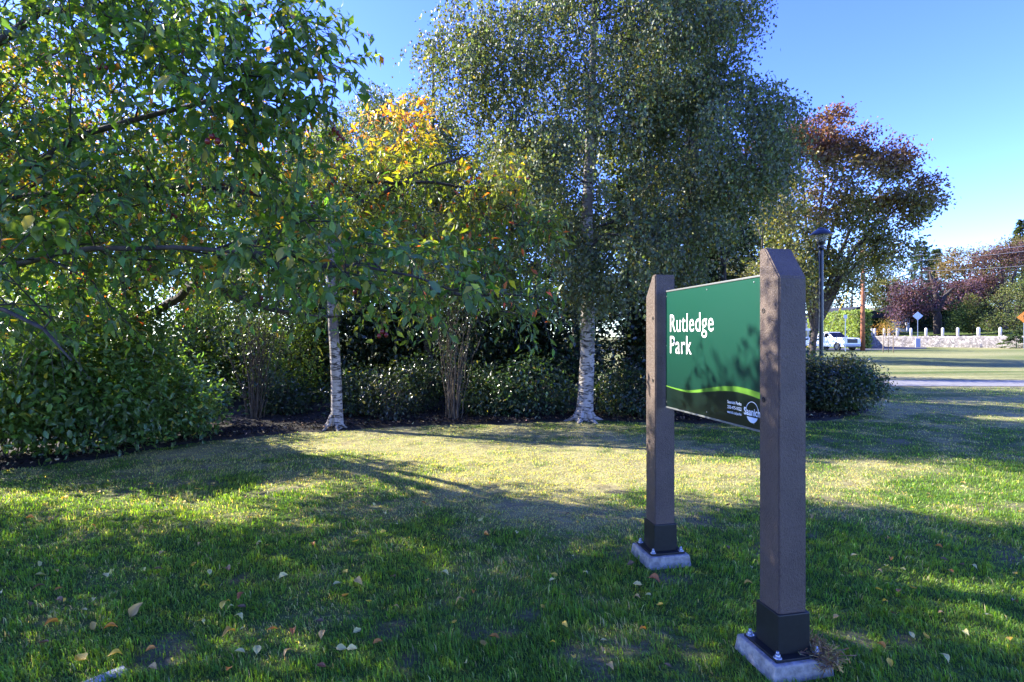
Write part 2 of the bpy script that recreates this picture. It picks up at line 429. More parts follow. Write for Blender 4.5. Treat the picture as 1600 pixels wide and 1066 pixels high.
l.new(vm.outputs[0], b.inputs['Base Color']); b.inputs['Roughness'].default_value = .95; b.inputs['Specular IOR Level'].default_value = .1
bp = n.new('ShaderNodeBump'); bp.inputs['Strength'].default_value = .9; bp.inputs['Distance'].default_value = .02
l.new(t.outputs[0], bp.inputs['Height']); l.new(bp.outputs[0], b.inputs['Normal'])
M_LAWN = m_ground
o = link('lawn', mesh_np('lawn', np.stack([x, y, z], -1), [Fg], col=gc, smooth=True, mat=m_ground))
tag(o, 'mown park lawn with green and straw coloured patches', kind='structure')

# mulch bed under the trees
ns, nr = 260, 44
sx = np.concatenate([np.linspace(-30, -9, 30, endpoint=False), np.linspace(-9, 7.9, ns)])
ex = sx; ey = edge_y(sx) + .05 * np.sin(sx * 5.3) + .04 * np.sin(sx * 13.1 + 1)
fy = np.interp(sx, FAR[:, 0], FAR[:, 1])
u = np.linspace(0, 1, nr) ** 1.6
Xm = np.repeat(ex[:, None], nr, 1); Ym = ey[:, None] * (1 - u) + np.maximum(fy, ey + .05)[:, None] * u
pm = np.stack([Xm.ravel(), Ym.ravel()], -1)
Zm = gz(pm[:, 0], pm[:, 1]) - .02 + sstep(0, .25, (pm[:, 1] - np.repeat(ey, nr))) * .07 + (fbm(pm, 6, 12, 3) - .5) * .06
Zm = np.maximum(Zm, gz(pm[:, 0], pm[:, 1]) + .006 * sstep(0, .1, (pm[:, 1] - np.repeat(ey, nr))) - .03 * (np.tile(u, len(ex)) == 0))
ii = (np.arange(len(ex) - 1)[:, None] * nr + np.arange(nr - 1)[None]).ravel()
o = link('mulch_bed', mesh_np('mulch_bed', np.column_stack([pm, Zm]), [np.stack([ii, ii + nr, ii + nr + 1, ii + 1], -1)], smooth=True, mat=M_MULCH))
tag(o, 'dark bark mulch bed under the trees', kind='structure')
rng = np.random.default_rng(5)
n = 16000
px = rng.uniform(-8, 8, n); py_ = edge_y(px) + rng.exponential(.9, n) + .0
k = in_bed(px, py_); px, py_ = px[k], py_[k]; n = len(px)
cc = jit_col(rng, np.where(rng.uniform(0, 1, (n, 1)) < .10, np.array([.30, .22, .12]), np.array([.018, .013, .010])), n, .4)
q = np.column_stack([px, py_, gz(px, py_) + .045 + rng.uniform(0, .03, n)])
dd = unit(np.column_stack([rng.normal(0, 1, (n, 2)), rng.normal(0, .3, n)])); nn = unit(np.array([0, 0, 1.]) + rng.normal(0, .5, (n, 3)))
V, Fa, kk = leaves_geo(q, dd, nn, rng.uniform(.02, .055, n), .45, T_QUAD)
o = link('bark_chips', mesh_np('bark_chips', V, [Fa], col=np.repeat(cc, kk, 0), mat=leaf_mat('bark_chip', trans=0.02, rough=.9, spec=.2)))
tag(o, 'loose bark chips and dead leaf scraps on the mulch bed', 'mulch', kind='stuff')

# path, road, far bank
def strip(name, c, w, z, mat, label):
    c = spline(np.column_stack([np.array(c), np.zeros(len(c))]), 1.5); t = unit(np.gradient(c, axis=0)); s = np.column_stack([-t[:, 1], t[:, 0], 0 * t[:, 0]])
    A, B = c - s * w / 2, c + s * w / 2
    V = np.concatenate([A, B]); V[:, 2] = z; m = len(c); i = np.arange(m - 1)
    return tag(link(name, mesh_np(name, V, [np.stack([i, i + 1, i + 1 + m, i + m], -1)], mat=mat)), label, kind='structure')
strip('path', [(-60, 30), (-25, 22), (0, 18.9), (12, 18.1), (22, 18.1), (40, 19.0), (80, 26)], 2.35, .012, M_ASPH, 'grey asphalt footpath crossing the park')
strip('road', [(-200, 52), (-60, 60), (10, 64), (36, 66.5), (47, 72), (60, 90)], 9, .012, plain('road_asphalt', (.07, .07, .07), .9, noise=.15, scale=1), 'asphalt street behind the park')

# ------------------------------------------------------------------ grass blades
def grass(name, n, d0, d1, h0, h1, wid, seed, label, segs=2, xm=.12):
    rng = np.random.default_rng(seed)
    D = d0 * (d1 / d0) ** rng.uniform(0, 1, n)                    # density falls with distance squared
    x = rng.uniform(-1, 1, n) * (800 / F * D * 1.04 + 1.5); y = D
    keep = ~in_bed(x, y) & ~((np.abs(y - 18.2) < 1.3) & (y > 15))
    for cx, cy in ((1.24, 2.583), (1.24 - .2016 * 1.225, 2.583 + .9795 * 1.225)):
        a, b = (x - cx), (y - cy); uu = a * -.2016 + b * .9795; vv = a * .9795 + b * .2016
        keep &= ~((np.abs(uu) < .155) & (np.abs(vv) < .155))
    x, y = x[keep], y[keep]
    ba = bareness(x, y); k = rng.uniform(0, 1, len(x)) > ba * .93; x, y, ba = x[k], y[k], ba[k]
    n = len(x); dr = dryness(x, y); p2 = np.stack([x, y], -1)
    clump = fbm(p2, 11, 55, 2); fl = fbm(p2, 2.3, 66, 2)
    L = (h0 + (h1 - h0) * np.clip(clump * 1.5 - .3, 0, 1) * (.4 + fl)) * rng.uniform(.55, 1.25, n) * (1 - .45 * dr) * (1 - .5 * ba)
    az = rng.uniform(0, 2 * math.pi, n); lean = rng.uniform(.15, .9, n) + .35 * dr
    comb = 2 * math.pi * vnoise(p2, .9, 77)
    dirh = np.stack([np.cos(az) + .7 * np.cos(comb), np.sin(az) + .7 * np.sin(comb)], -1); dirh = dirh / np.linalg.norm(dirh, axis=1, keepdims=True)
    side = np.stack([-np.sin(az), np.cos(az), 0 * az], -1)
    w = wid * rng.uniform(.6, 1.3, n) * (y / d0) ** .62
    base = np.column_stack([x, y, gz(x, y) - .004])
    H = np.column_stack([dirh, 0 * az])
    m = base + H * (L * lean * .35)[:, None] + np.array([0, 0, 1.]) * (L * .62)[:, None]
    tip = base + H * (L * lean)[:, None] + np.array([0, 0, 1.]) * (L * np.clip(1.0 - .35 * lean, .3, 1))[:, None]
    V = np.stack([base - side * w[:, None] / 2, base + side * w[:, None] / 2, m + side * w[:, None] * .42, m - side * w[:, None] * .42, tip], 1).reshape(-1, 3)
    i = np.arange(n) * 5
    quads = np.stack([i, i + 1, i + 2, i + 3], -1); tris = np.stack([i + 3, i + 2, i + 4], -1)
    isdry = rng.uniform(0, 1, n) < np.clip(dr * 1.15 - .02, 0.03, .93)
    gcol = np.array([.135, .215, .026]) * (1 - .55 * vnoise(p2, 1.1, 88)[:, None] * np.array([.6, .25, .2]))
    c = jit_col(rng, np.where(isdry[:, None], np.array([.36, .34, .145]), gcol), n, .22, .10)
    me = mesh_np(name, V, [quads, tris], col=np.concatenate([c, c]), mat=M_GRASS)
    return tag(link(name, me), label, 'grass', kind='stuff')
grass('lawn_grass', 245000, 2.0, 7.2, .022, .062, .0035, 11, 'short mown grass blades of the lawn around the sign')
grass('lawn_grass', 100000, 7.2, 16.6, .018, .042, .0085, 12, 'short grass further back towards the mulch bed and path')

# ------------------------------------------------------------------ the park sign
PU = np.array([-.2016, .9795, 0]); PV = np.array([.9795, .2016, 0])
C0 = np.array([1.185, 2.50, 0]); ROT = math.atan2(PV[1], PV[0])
sign = thing('park_sign', (1.24 + PU[0] * .61, 2.583 + PU[1] * .61, 0), 'green park name sign between two brown posts on concrete footings', 'sign')
# everything below is placed in the sign's own frame: x = PV, y = PU (near post at y=-.61)
sign.rotation_euler[2] = ROT
def post_mat():
    m, n, l, b = new_mat('brown_recycled_plastic')
    g = n.new('ShaderNodeNewGeometry')
    t = n.new('ShaderNodeTexNoise'); t.inputs['Scale'].default_value = 130; t.inputs['Detail'].default_value = 3; t.inputs['Distortion'].default_value = 1.2
    mp = n.new('ShaderNodeMapping'); mp.inputs['Scale'].default_value = (1, 1, .6); l.new(g.outputs['Position'], mp.inputs[0]); l.new(mp.outputs[0], t.inputs['Vector'])
    t2 = n.new('ShaderNodeTexNoise'); t2.inputs['Scale'].default_value = 9; t2.inputs['Detail'].default_value = 5; l.new(g.outputs['Position'], t2.inputs['Vector'])
    cr = n.new('ShaderNodeValToRGB'); cr.color_ramp.elements[0].position = .3; cr.color_ramp.elements[0].color = (.060, .039, .029, 1)
    cr.color_ramp.elements[1].position = .7; cr.color_ramp.elements[1].color = (.122, .084, .062, 1)
    ad = n.new('ShaderNodeMath'); ad.operation = 'MULTIPLY_ADD'; ad.inputs[1].default_value = .5; l.new(t2.outputs[0], ad.inputs[0])
    mh = n.new('ShaderNodeMath'); mh.operation = 'MULTIPLY'; mh.inputs[1].default_value = .5; l.new(t.outputs[0], mh.inputs[0]); l.new(mh.outputs[0], ad.inputs[2])
    l.new(ad.outputs[0], cr.inputs[0]); l.new(cr.outputs[0], b.inputs['Base Color']); b.inputs['Roughness'].default_value = .55
    bp = n.new('ShaderNodeBump'); bp.inputs['Strength'].default_value = .9; bp.inputs['Distance'].default_value = .009
    l.new(t.outputs[0], bp.inputs['Height']); l.new(bp.outputs[0], b.inputs['Normal'])
    return m
M_POST = post_mat()
M_GRIT = plain('footing_concrete', (.27, .25, .215), .8, noise=.3, scale=30, bump=.6, bscale=90)
for sgn in (-1, 1):
    y0 = .61 * sgn
    b = bmesh.new(); h = .07; zb, zl, zt = .10, 1.767, 1.908
    # square post; the outer end is cut to a slope that falls away from the panel
    pr = [(-h, zb), (h, zb), (h, zt), (h * .4, zt), (-h, zl)] if sgn < 0 else [(-h, zb), (h, zb), (h, zl), (-h * .4, zt), (-h, zt)]
    A = [b.verts.new((-h, y0 + yy, zz)) for yy, zz in pr]; Bv = [b.verts.new((h, y0 + yy, zz)) for yy, zz in pr]
    b.faces.new(A); b.faces.new(Bv[::-1])
    for k in range(5): b.faces.new((A[k], Bv[k], Bv[(k + 1) % 5], A[(k + 1) % 5]))
    bmesh.ops.recalc_face_normals(b, faces=b.faces[:])
    bmesh.ops.bevel(b, geom=b.edges[:], offset=.006, segments=3, affect='EDGES')
    me = bpy.data.meshes.new('post'); b.to_mesh(me); b.free(); me.materials.append(M_POST)
    post = link('post', me, sign)
    if sgn < 0: post['label'] = 'nearer brown post with its cut top sloping to the front'
    else: post['label'] = 'farther brown post with its cut top sloping to the back'
    for zz in (1.619, 1.208):
        yh = y0 + (.037 if sgn < 0 else -.037)
        hb = BM(); hb.lathe([(.012, 0), (.0125, .0016), (.0085, .0018), (.0082, -.012), (.001, -.012)], n=16, mat=0)
        hole = hb.build('bolt_hole', plain('bolt_hole_dark', (.006, .005, .005), .7), post)
        hole.location = (-h, yh, zz); hole.rotation_euler = (0, -math.pi / 2, 0)
    sl = BM(); sl.box((0, y0, .178), (.160, .160, .176), bev=.005)
    sleeve = sl.build('post_sleeve', M_BLACK, sign)
    bp_ = BM(); bp_.box((0, y0, .0855), (.235, .235, .012), bev=.002); bp_.build('base_plate', M_BLACK, sign)
    ft = BM(); ft.box((0, y0, .02), (.31, .31, .118), bev=.008, taper=.90)
    for v in ft.b.verts: v.co.z += .012 * (math.sin(v.co.x * 40 + v.co.y * 23)) * .25
    foot = ft.build('footing', M_GRIT, sign)
    for sx_ in (-1, 1):
        for sy_ in (-1, 1):
            ab = BM(); ab.lathe([(.018, 0), (.018, .003), (.0115, .004), (.0115, .004)], n=14); 
            ab.cyl((0, 0, .004), (0, 0, .017), .0115, n=6); ab.cyl((0, 0, .017), (0, 0, .028), .0065, n=10)
            bo = ab.build('anchor_bolt', M_GALV, sign, loc=(sx_ * .098, y0 + sy_ * .098, .0915)); bo.rotation_euler[2] = random.uniform(0, 1)

ZB, ZT = 1.045, 1.788; S0, S1 = .520, -.53        # panel from far (left in view, y=+.545) to near post
PLEN = S0 - S1
def panel_mat():
    m, n, l, b = new_mat('green_sign_print')
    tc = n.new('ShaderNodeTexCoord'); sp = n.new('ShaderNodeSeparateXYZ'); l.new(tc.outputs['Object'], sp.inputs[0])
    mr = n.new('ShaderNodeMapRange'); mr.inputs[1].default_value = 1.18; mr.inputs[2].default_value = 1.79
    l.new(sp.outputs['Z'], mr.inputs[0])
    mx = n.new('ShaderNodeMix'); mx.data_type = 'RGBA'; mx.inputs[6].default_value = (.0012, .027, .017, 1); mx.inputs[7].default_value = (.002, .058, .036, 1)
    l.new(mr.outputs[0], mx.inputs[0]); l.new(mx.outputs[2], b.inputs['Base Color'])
    b.inputs['Roughness'].default_value = .32; b.inputs['Coat Weight'].default_value = .2; b.inputs['Coat Roughness'].default_value = .15
    return m
pb = BM(); pb.box((0, (S0 + S1) / 2, (ZB + ZT) / 2), (.012, PLEN, ZT - ZB), bev=.001)
panel = pb.build('sign_panel', panel_mat(), sign)
for zz, nm in ((ZT + .006, 'top_rail'), (ZB - .004, 'bottom_rail')):
    rb = BM(); rb.box((0, (S0 + S1) / 2, zz), (.020, PLEN, .010), bev=.002); rb.build(nm, M_ALU, sign)
ws = [-.01, .1, .28, .4, .526, .65, .77, .88, .975, 1.075]; wz = [1.180, 1.172, 1.166, 1.18, 1.2005, 1.218, 1.228, 1.224, 1.212, 1.198]; ww = [.006, .008, .013, .017, .021, .025, .028, .030, .031, .032]
ss = np.linspace(0, PLEN, 70); cz = np.interp(ss, ws, wz)
for _ in range(6): cz[1:-1] = (cz[:-2] + cz[1:-1] + cz[2:]) / 3
hw = np.interp(ss, ws, ww) / 2
def ribbon(name, lo, hi, xo, mat):
    V = np.concatenate([np.column_stack([np.full(70, xo), S0 - ss, lo]), np.column_stack([np.full(70, xo), S0 - ss, hi])])
    i = np.arange(69)
    return link(name, mesh_np(name, V, [np.stack([i, i + 1, i + 71, i + 70], -1)], mat=mat), panel)
darkg = plain('dark_green_print', (.001, .009, .006), .32); limeg = plain('lime_print', (.08, .20, .016), .4)
darkg.node_tree.nodes['Principled BSDF'].inputs['Coat Weight'].default_value = .3
ribbon('dark_green_field', np.full(70, ZB + .002), cz, -.0068, darkg)
ribbon('wave_stripe', cz - hw, cz + hw, -.0076, limeg)
def lettering(txt, s, zbase, width, capz, mat, name='lettering', bold=.012, xo=-.0085, space=1.0):
    cu = bpy.data.curves.new('txt', 'FONT'); cu.body = txt; cu.offset = bold; cu.extrude = 0; cu.space_character = space; cu.resolution_u = 6
    to = bpy.data.objects.new('txt', cu); COL.objects.link(to); dg = bpy.context.evaluated_depsgraph_get()
    me = bpy.data.meshes.new_from_object(to.evaluated_get(dg)); bpy.data.objects.remove(to)
    n = len(me.vertices); co = np.zeros(n * 3); me.vertices.foreach_get('co', co); co = co.reshape(-1, 3)
    cap = co[:, 1].max()
    lo, hi = co[:, 0].min(), co[:, 0].max()
    out = np.column_stack([np.full(n, xo), S0 - s - (co[:, 0] - lo) / (hi - lo) * width, zbase + co[:, 1] / cap * capz])
    me.vertices.foreach_set('co', out.ravel()); me.materials.clear(); me.materials.append(mat); me.name = name; me.update()
    return link(name, me, panel)
lettering('Rutledge', .066, 1.530, .505, .110, M_WHITE, bold=.0, space=1.08)
lettering('Park', .066, 1.393, .268, .110, M_WHITE, bold=.0, space=1.08)
M_SILVER = plain('pale_blue_print', (.50, .58, .68), .5)
for t_, zz, c_ in (('Saanich Parks', 1.147, .0165), ('250-475-5522', 1.120, .0165), ('saanich.ca/parks', 1.095, .0145)):
    lettering(t_, .706, zz, .124, c_, M_SILVER, bold=.012)
lettering('Saanich', .853, 1.108, .130, .037, M_SILVER, bold=.02, xo=-.0095)
th = np.linspace(0, math.pi, 24); r0 = .050; cs, czz = .918, 1.130
V = []; 
for rr in (r0 - .0035, r0): V += [(-.0082, S0 - cs - rr * math.cos(a), czz + rr * math.sin(a) * .95) for a in th]
i = np.arange(23); link('logo_arc', mesh_np('logo_arc', V, [np.stack([i, i + 1, i + 25, i + 24], -1)], mat=M_SILVER), panel)
th2 = np.linspace(math.pi * 1.13, math.pi * 1.87, 20)
V = [(-.0082, S0 - cs - .047 * math.cos(a), czz - .012 + .047 * math.sin(a) * 1.0) for a in th2]
mb = bmesh.new(); mb.faces.new([mb.verts.new(v) for v in V]); me = bpy.data.meshes.new('logo_half_disc'); mb.to_mesh(me); mb.free(); me.materials.append(M_SILVER); link('logo_half_disc', me, panel)
for s_, z_ in ((.015, 1.76), (.5, 1.765), (.93, 1.768), (.012, 1.44), (.015, 1.075), (.5, 1.07), (.93, 1.07)):
    sb = BM(); sb.lathe([(.0045, 0), (.0045, .0015), (.002, .0025)], n=8); so = sb.build('screw', M_ALU, panel); so.location = (-.006, S0 - s_, z_); so.rotation_euler = (0, -math.pi / 2, 0)

# dead grass clump lying on the near footing
rng = np.random.default_rng(8); n = 1500
cen = np.array([1.24, 2.583, 0]) + PV * .12 - PU * .06
q = cen + rng.normal(0, 1, (n, 3)) * np.array([.035, .035, .012]) + np.outer(rng.uniform(-1, 1, n), PU * .06 - np.array([0, 0, .0])) + np.array([0, 0, .075])
V, Fa, kk = leaves_geo(q, rng.normal(0, 1, (n, 3)) * np.array([1, 1, .5]), rng.normal(0, 1, (n, 3)), rng.uniform(.02, .06, n), .07, T_QUAD)
cl = link('dead_grass_clump', mesh_np('dead_grass_clump', V, [Fa], col=np.repeat(jit_col(rng, (.22, .16, .11), n, .3), kk, 0), mat=M_GRASS))
tag(cl, 'matted brown clump of dead grass lying on the nearer sign footing', 'grass clump')
# half buried concrete edging, bottom left
kb = BM(); kb.box((0, 0, -.02), (.62, .06, .06), bev=.012)
for v in kb.b.verts: v.co.z += .006 * math.sin(v.co.x * 22) ; v.co.y += .01 * math.sin(v.co.x * 9)
g0 = G(120, 1082); g1 = G(205, 1047); rz = math.atan2(g1[1] - g0[1], g1[0] - g0[0])
ko = kb.build('concrete_edging', M_CONC, None, loc=tuple(g1 - .33 * unit(g1 - g0) + np.array([0, 0, .012])), rz=rz)
tag(ko, 'half buried strip of pale concrete edging in the lawn by the bottom left corner', 'edging')

# ------------------------------------------------------------------ fallen leaves, one object each
CL = {'yellow': (.55, .36, .04), 'orange': (.50, .20, .03), 'pale': (.50, .46, .17), 'tan': (.42, .27, .09), 'brown': (.17, .10, .045), 'red': (.32, .11, .03), 'green': (.25, .32, .06), 'ochre': (.42, .27, .05)}
def fallen_meshes(cname, wr):
    out = []
    for v in range(3):
        rg = np.random.default_rng(hash3(np.array([v]), np.array([len(cname)]), np.array([ord(cname[0])]), 1).view(np.int64)[0] % 9999)
        us = np.linspace(0, 1, 7); prof = np.sin(us ** .8 * math.pi) ** .8 * .5 * wr; prof[0] = .03; prof[-1] = 0.01
        curl = rg.uniform(.3, 1.1); bend = rg.uniform(-.5, 1.0)
        V = []
        for i_, u_ in enumerate(us):
            zc = bend * math.sin(u_ * math.pi) * .35
            for vv in (-1, -.5, 0, .5, 1):
                V.append((u_ - .5, vv * prof[i_] * (1 + .12 * rg.normal()), zc + curl * abs(vv) ** 1.5 * prof[i_] + .02 * rg.normal()))
        i = np.array([r * 5 + c for r in range(6) for c in range(4)])
        Fq = np.stack([i, i + 1, i + 6, i + 5], -1)
        st = len(V); V += [(-.5, -.012, 0), (-.5, .012, 0), (-.75, .01, .06), (-.75, -.01, .06)]
        Fq = np.concatenate([Fq, [[st, st + 1, st + 2, st + 3]]])
        me = mesh_np('fallen_leaf', np.array(V), [Fq], smooth=True, mat=leaf_mat('fallen_' + cname + str(v), rough=.6, trans=.2, gain=.8, single=tuple(np.array(CL[cname]) * rg.uniform(.8, 1.15))))
        out.append(me)
    return out
FM = {c: fallen_meshes(c, .6) for c in CL}
big = [(101, 785, 'yellow', 1.1, 'yellow fallen leaf on the lit grass near the left edge'), (47, 816, 'orange', .9, 'orange fallen leaf near the left edge of the lawn'),
 (174, 824, 'pale', .8, 'pale fallen leaf in the shade left of an orange yellow leaf'), (222, 839, 'ochre', 1.1, 'crumpled orange yellow leaf in the shaded lawn at left'), (172, 912, 'pale', 1.1, 'long pale cream fallen leaf lying flat on the left lawn'),
 (223, 904, 'green', .9, 'round pale green fallen leaf right of the long cream leaf'), (63, 910, 'pale', .9, 'pale curled leaf in the grass by the left edge'), (214, 964, 'tan', 1.3, 'upright tan leaf standing on edge in the left lawn'),
 (80, 990, 'orange', 1.0, 'orange leaf in dappled light above the concrete edging'), (92, 951, 'brown', .8, 'brown curled leaf above the orange one at the left'), (60, 931, 'brown', .9, 'dark brown leaf near the left edge'),
 (145, 991, 'ochre', .8, 'olive yellow leaf between two orange ones at the left'), (173, 995, 'orange', .9, 'small folded orange leaf right of the olive yellow one'), (353, 958, 'yellow', 1.1, 'bright yellow fallen leaf alone in the shaded grass'),
 (126, 1045, 'yellow', 1.3, 'large yellow leaf at the far end of the concrete edging'), (180, 1040, 'yellow', 1.0, 'yellow leaf lying just behind the concrete edging'), (357, 1003, 'ochre', 1.1, 'ochre leaf with a brown blotch in the near lawn'),
 (374, 1031, 'pale', .8, 'smaller of two cream leaves near the bottom of the lawn'), (401, 1028, 'pale', .9, 'larger of two cream leaves near the bottom of the lawn'), (550, 1029, 'pale', .8, 'pale oval leaf standing alone at the bottom of the lawn'),
 (372, 978, 'pale', .8, 'pale narrow leaf on a stalk below the bright yellow leaf'), (376, 945, 'red', .8, 'reddish leaf up and right of the bright yellow one'), (377, 961, 'brown', .7, 'grey brown shrivelled leaf right of the bright yellow one'),
 (320, 928, 'yellow', .8, 'small yellow leaf left of the reddish leaf'), (355, 901, 'brown', 1.2, 'mushy brown leaf heap in a bare spot'), (327, 906, 'pale', .7, 'pale yellow leaf left of the mushy brown one'),
 (302, 894, 'yellow', .8, 'yellow leaf on the middle left lawn'), (248, 901, 'brown', .8, 'brown leaf right of the round pale green leaf'), (443, 912, 'pale', .9, 'pale upright leaf in the middle of the shaded lawn'),
 (502, 1055, 'red', .8, 'red fallen leaf at the bottom edge of the lawn'), (720, 953, 'tan', .9, 'tan leaf beside a bare patch in the middle of the lawn'), (755, 1020, 'ochre', .9, 'tan orange leaf touching an orange leaf at the bottom'),
 (772, 1011, 'orange', 1.0, 'bright orange leaf on top of the tan orange one'), (728, 1052, 'pale', .7, 'pale green leaf below the orange pair'), (539, 904, 'yellow', .8, 'yellow round leaf in the middle lawn'),
 (526, 925, 'pale', .8, 'pale leaf below the yellow round leaf'), (562, 921, 'tan', 1.0, 'long tan leaf bent over in the middle lawn'), (458, 1000, 'red', .8, 'red brown leaf in the near middle lawn'), (425, 995, 'orange', .8, 'orange leaf left of the red brown one'),
 (546, 801, 'yellow', .9, 'yellow leaf near the edge of the shade'), (603, 809, 'pale', .8, 'pale leaf right of the yellow one near the shade edge'), (663, 790, 'red', .8, 'red leaf just inside the shade edge'),
 (765, 762, 'orange', .9, 'orange leaf on the sunlit strip of lawn'), (751, 818, 'pale', .8, 'whitish leaf standing upright in the middle lawn'), (760, 842, 'orange', .9, 'orange brown leaf below the whitish upright leaf'),
 (1392, 886, 'orange', .8, 'orange leaf on the grass to the right of the sign'), (1022, 916, 'red', 1.1, 'curled red brown leaf just in front of the farther footing'), (1137, 795, 'brown', .8, 'dark brown leaf between the two sign posts'),
 (1170, 925, 'tan', .8, 'tan leaf beside the nearer post'), (985, 890, 'brown', .8, 'dark leaf at the left foot of the farther footing'), (915, 905, 'pale', .6, 'small white petal like leaf left of the farther footing'), (880, 940, 'ochre', .6, 'small ochre leaf left of the sign'), (740, 870, 'green', .7, 'greenish leaf in the middle of the shade')]
rng = np.random.default_rng(31)
def put_leaf(px, py, c, s, label, group=None):
    g = G(px, py); me = FM[c][rng.integers(3)]
    o = link('fallen_leaf', me); L = .064 * s
    o.location = (g[0], g[1], float(gz(g[0:1], g[1:2])[0]) + .034); o.scale = (L, L, L)
    tall = 'upright' in label
    o.rotation_euler = (rng.normal(0, .3) + (1.1 if tall else 0), rng.normal(0, .25) - (.5 if tall else 0), rng.uniform(0, 6.28))
    tag(o, label, 'leaf', group)
for a_ in big: put_leaf(*a_)
adj = {'yellow': 'small yellow leaf', 'pale': 'small pale dry leaf', 'tan': 'small tan leaf', 'orange': 'small orange leaf', 'brown': 'small brown dead leaf'}
for k in range(165):
    c = rng.choice(list(adj), p=[.36, .26, .16, .12, .10]); px_ = rng.uniform(0, 1000) if k < 98 else rng.uniform(1000, 1600); py2 = 760 + 300 * rng.uniform(0, 1) ** 1.3
    if px_ > 1140 and px_ < 1300 and py2 > 900: continue
    zx = 'by the left edge' if px_ < 200 else 'below the left bushes' if px_ < 430 else 'below the slender birch' if px_ < 640 else 'below the stem fan' if px_ < 800 else 'left of the sign' if px_ < 1010 else 'right of the sign' if px_ > 1270 else 'between the sign posts'
    zy = ', near the sunlit strip' if py2 < 850 else ', mid lawn' if py2 < 940 else ', near the bottom'
    put_leaf(px_, py2, c, rng.uniform(.45, .8), adj[c] + ' ' + zx + zy, 'small fallen leaves on the lawn')

# ------------------------------------------------------------------ near broadleaf trees
def leaf_part_meshes(name, cols, wr, mat_gain=1.6):
    out = []
    for i_, c in enumerate(cols):
        t = T_LEAF[0].copy(); t[:, 1] *= wr; 
        out.append(mesh_np(name, t, [T_LEAF[1]], mat=leaf_mat('%s_leaf_%d' % (name, i_), rough=.42, gain=mat_gain, single=tuple(c))))
    return out
def near_tree(name, label, cat, root, trunk, limbs, attrs, rng, ntw, tl, nl, droop, L0, wr, colfn, partcols, fruit=0, trunk_r=(.14, .08), maxparts=280, wig=.14):
    th = thing(name, root, label, cat); org = np.array(root, float)
    sk = Skel(); tp = spline(trunk, .18); sk.add_poly(tp, trunk_r[0], trunk_r[1], -1, 0)
    for pts, r0, r1 in limbs:
        pts = spline(pts, .22); j = sk.nearest(pts[0]); pts = pts + np.cumsum(rng.normal(0, .022, pts.shape), 0); sk.add_poly(pts[1:], r0, r1, j, 1)
    sk.grow(rng, attrs, step=.22, wig=wig, tip=.0035)
    sk.mesh('trunk', M_BARK, th, org, {0}, thick=12); sk.mesh('limbs', M_BARK, th, org, {1, 2}, thick=8, thin=4)
    par = np.array([sk.par[t_[0]] for t_ in sk.tips]); tipi = np.array([t_[0] for t_ in sk.tips]); pp = np.array(sk.p)
    out = unit(pp[tipi] - pp[par])
    Lp, LD, LN, tw = twig_foliage(rng, pp[tipi], out, ntw, tl, nl, droop)
    ok = (Lp[:, 2] > .9) & ~((Lp[:, 1] < 5) & (Lp[:, 2] < EYE - .02 * Lp[:, 1])); Lp, LD, LN = Lp[ok], LD[ok], LN[ok]
    twigs_mesh('twigs', tw, .0028, M_TWIG, th, org)
    n = len(Lp); L = L0 * rng.uniform(.45, 1.3, n); C = colfn(Lp, rng)
    # the leaves that show largest are objects of their own
    yv = np.maximum(Lp[:, 1], .5); sx_ = Lp[:, 0] / yv * F; sy_ = (Lp[:, 2] - EYE) / yv * F
    vis = (np.abs(sx_) < 800) & (sy_ < 526) & (sy_ > -500) & (Lp[:, 1] > 1)
    size = np.where(vis, L / yv, 0); order = np.argsort(-size)[:maxparts]; msk = np.ones(n, bool); msk[order] = False
    leaf_obj('leaves', Lp[msk], LD[msk], LN[msk], L[msk], np.full(msk.sum(), wr), T_FOLD, C[msk], M_LEAF, th, org)['kind'] = 'stuff'
    lm = leaf_part_meshes(name, partcols, wr)
    pc = np.array(partcols)
    for i_ in order:
        d = Vector(LD[i_]).normalized(); nvec = Vector(LN[i_]); s_ = nvec.cross(d).normalized(); nn_ = d.cross(s_)
        R = Matrix((d, s_, nn_)).transposed().to_4x4()
        k_ = int(np.argmin(((pc - C[i_]) ** 2).sum(1)))
        o = link('leaf', lm[k_], th); o.matrix_local = Matrix.Translation(Lp[i_] - org) @ R @ Matrix.Scale(L[i_], 4)
    if fruit:
        fm_ = BM(); fm_.lathe([(.001, .010), (.006, .007), (.009, 0), (.006, -.008), (.001, -.010)], n=7)
        for dx, dz in ((.014, -.012), (-.010, -.016)): fm_.lathe([(.001, .010 + dz), (.006, .007 + dz), (.009, dz), (.006, -.008 + dz), (.001, -.010 + dz)], c=(dx, dx * .4, 0), n=7)
        fm_.cyl((0, 0, .006), (0, 0, .04), .0012, n=3)
        fo = fm_.build('fruit', plain('dark_red_fruit', (.16, .012, .012), .35), th)
        idx = rng.choice(np.where(vis)[0], fruit, replace=False)
        for q_, i_ in enumerate(idx):
            o = fo if q_ == 0 else link('fruit', fo.data, th)
            o.location = Lp[i_] - org - np.array([0, 0, .03]); s_ = rng.uniform(1.0, 1.7); o.scale = (s_, s_, s_)
    return th

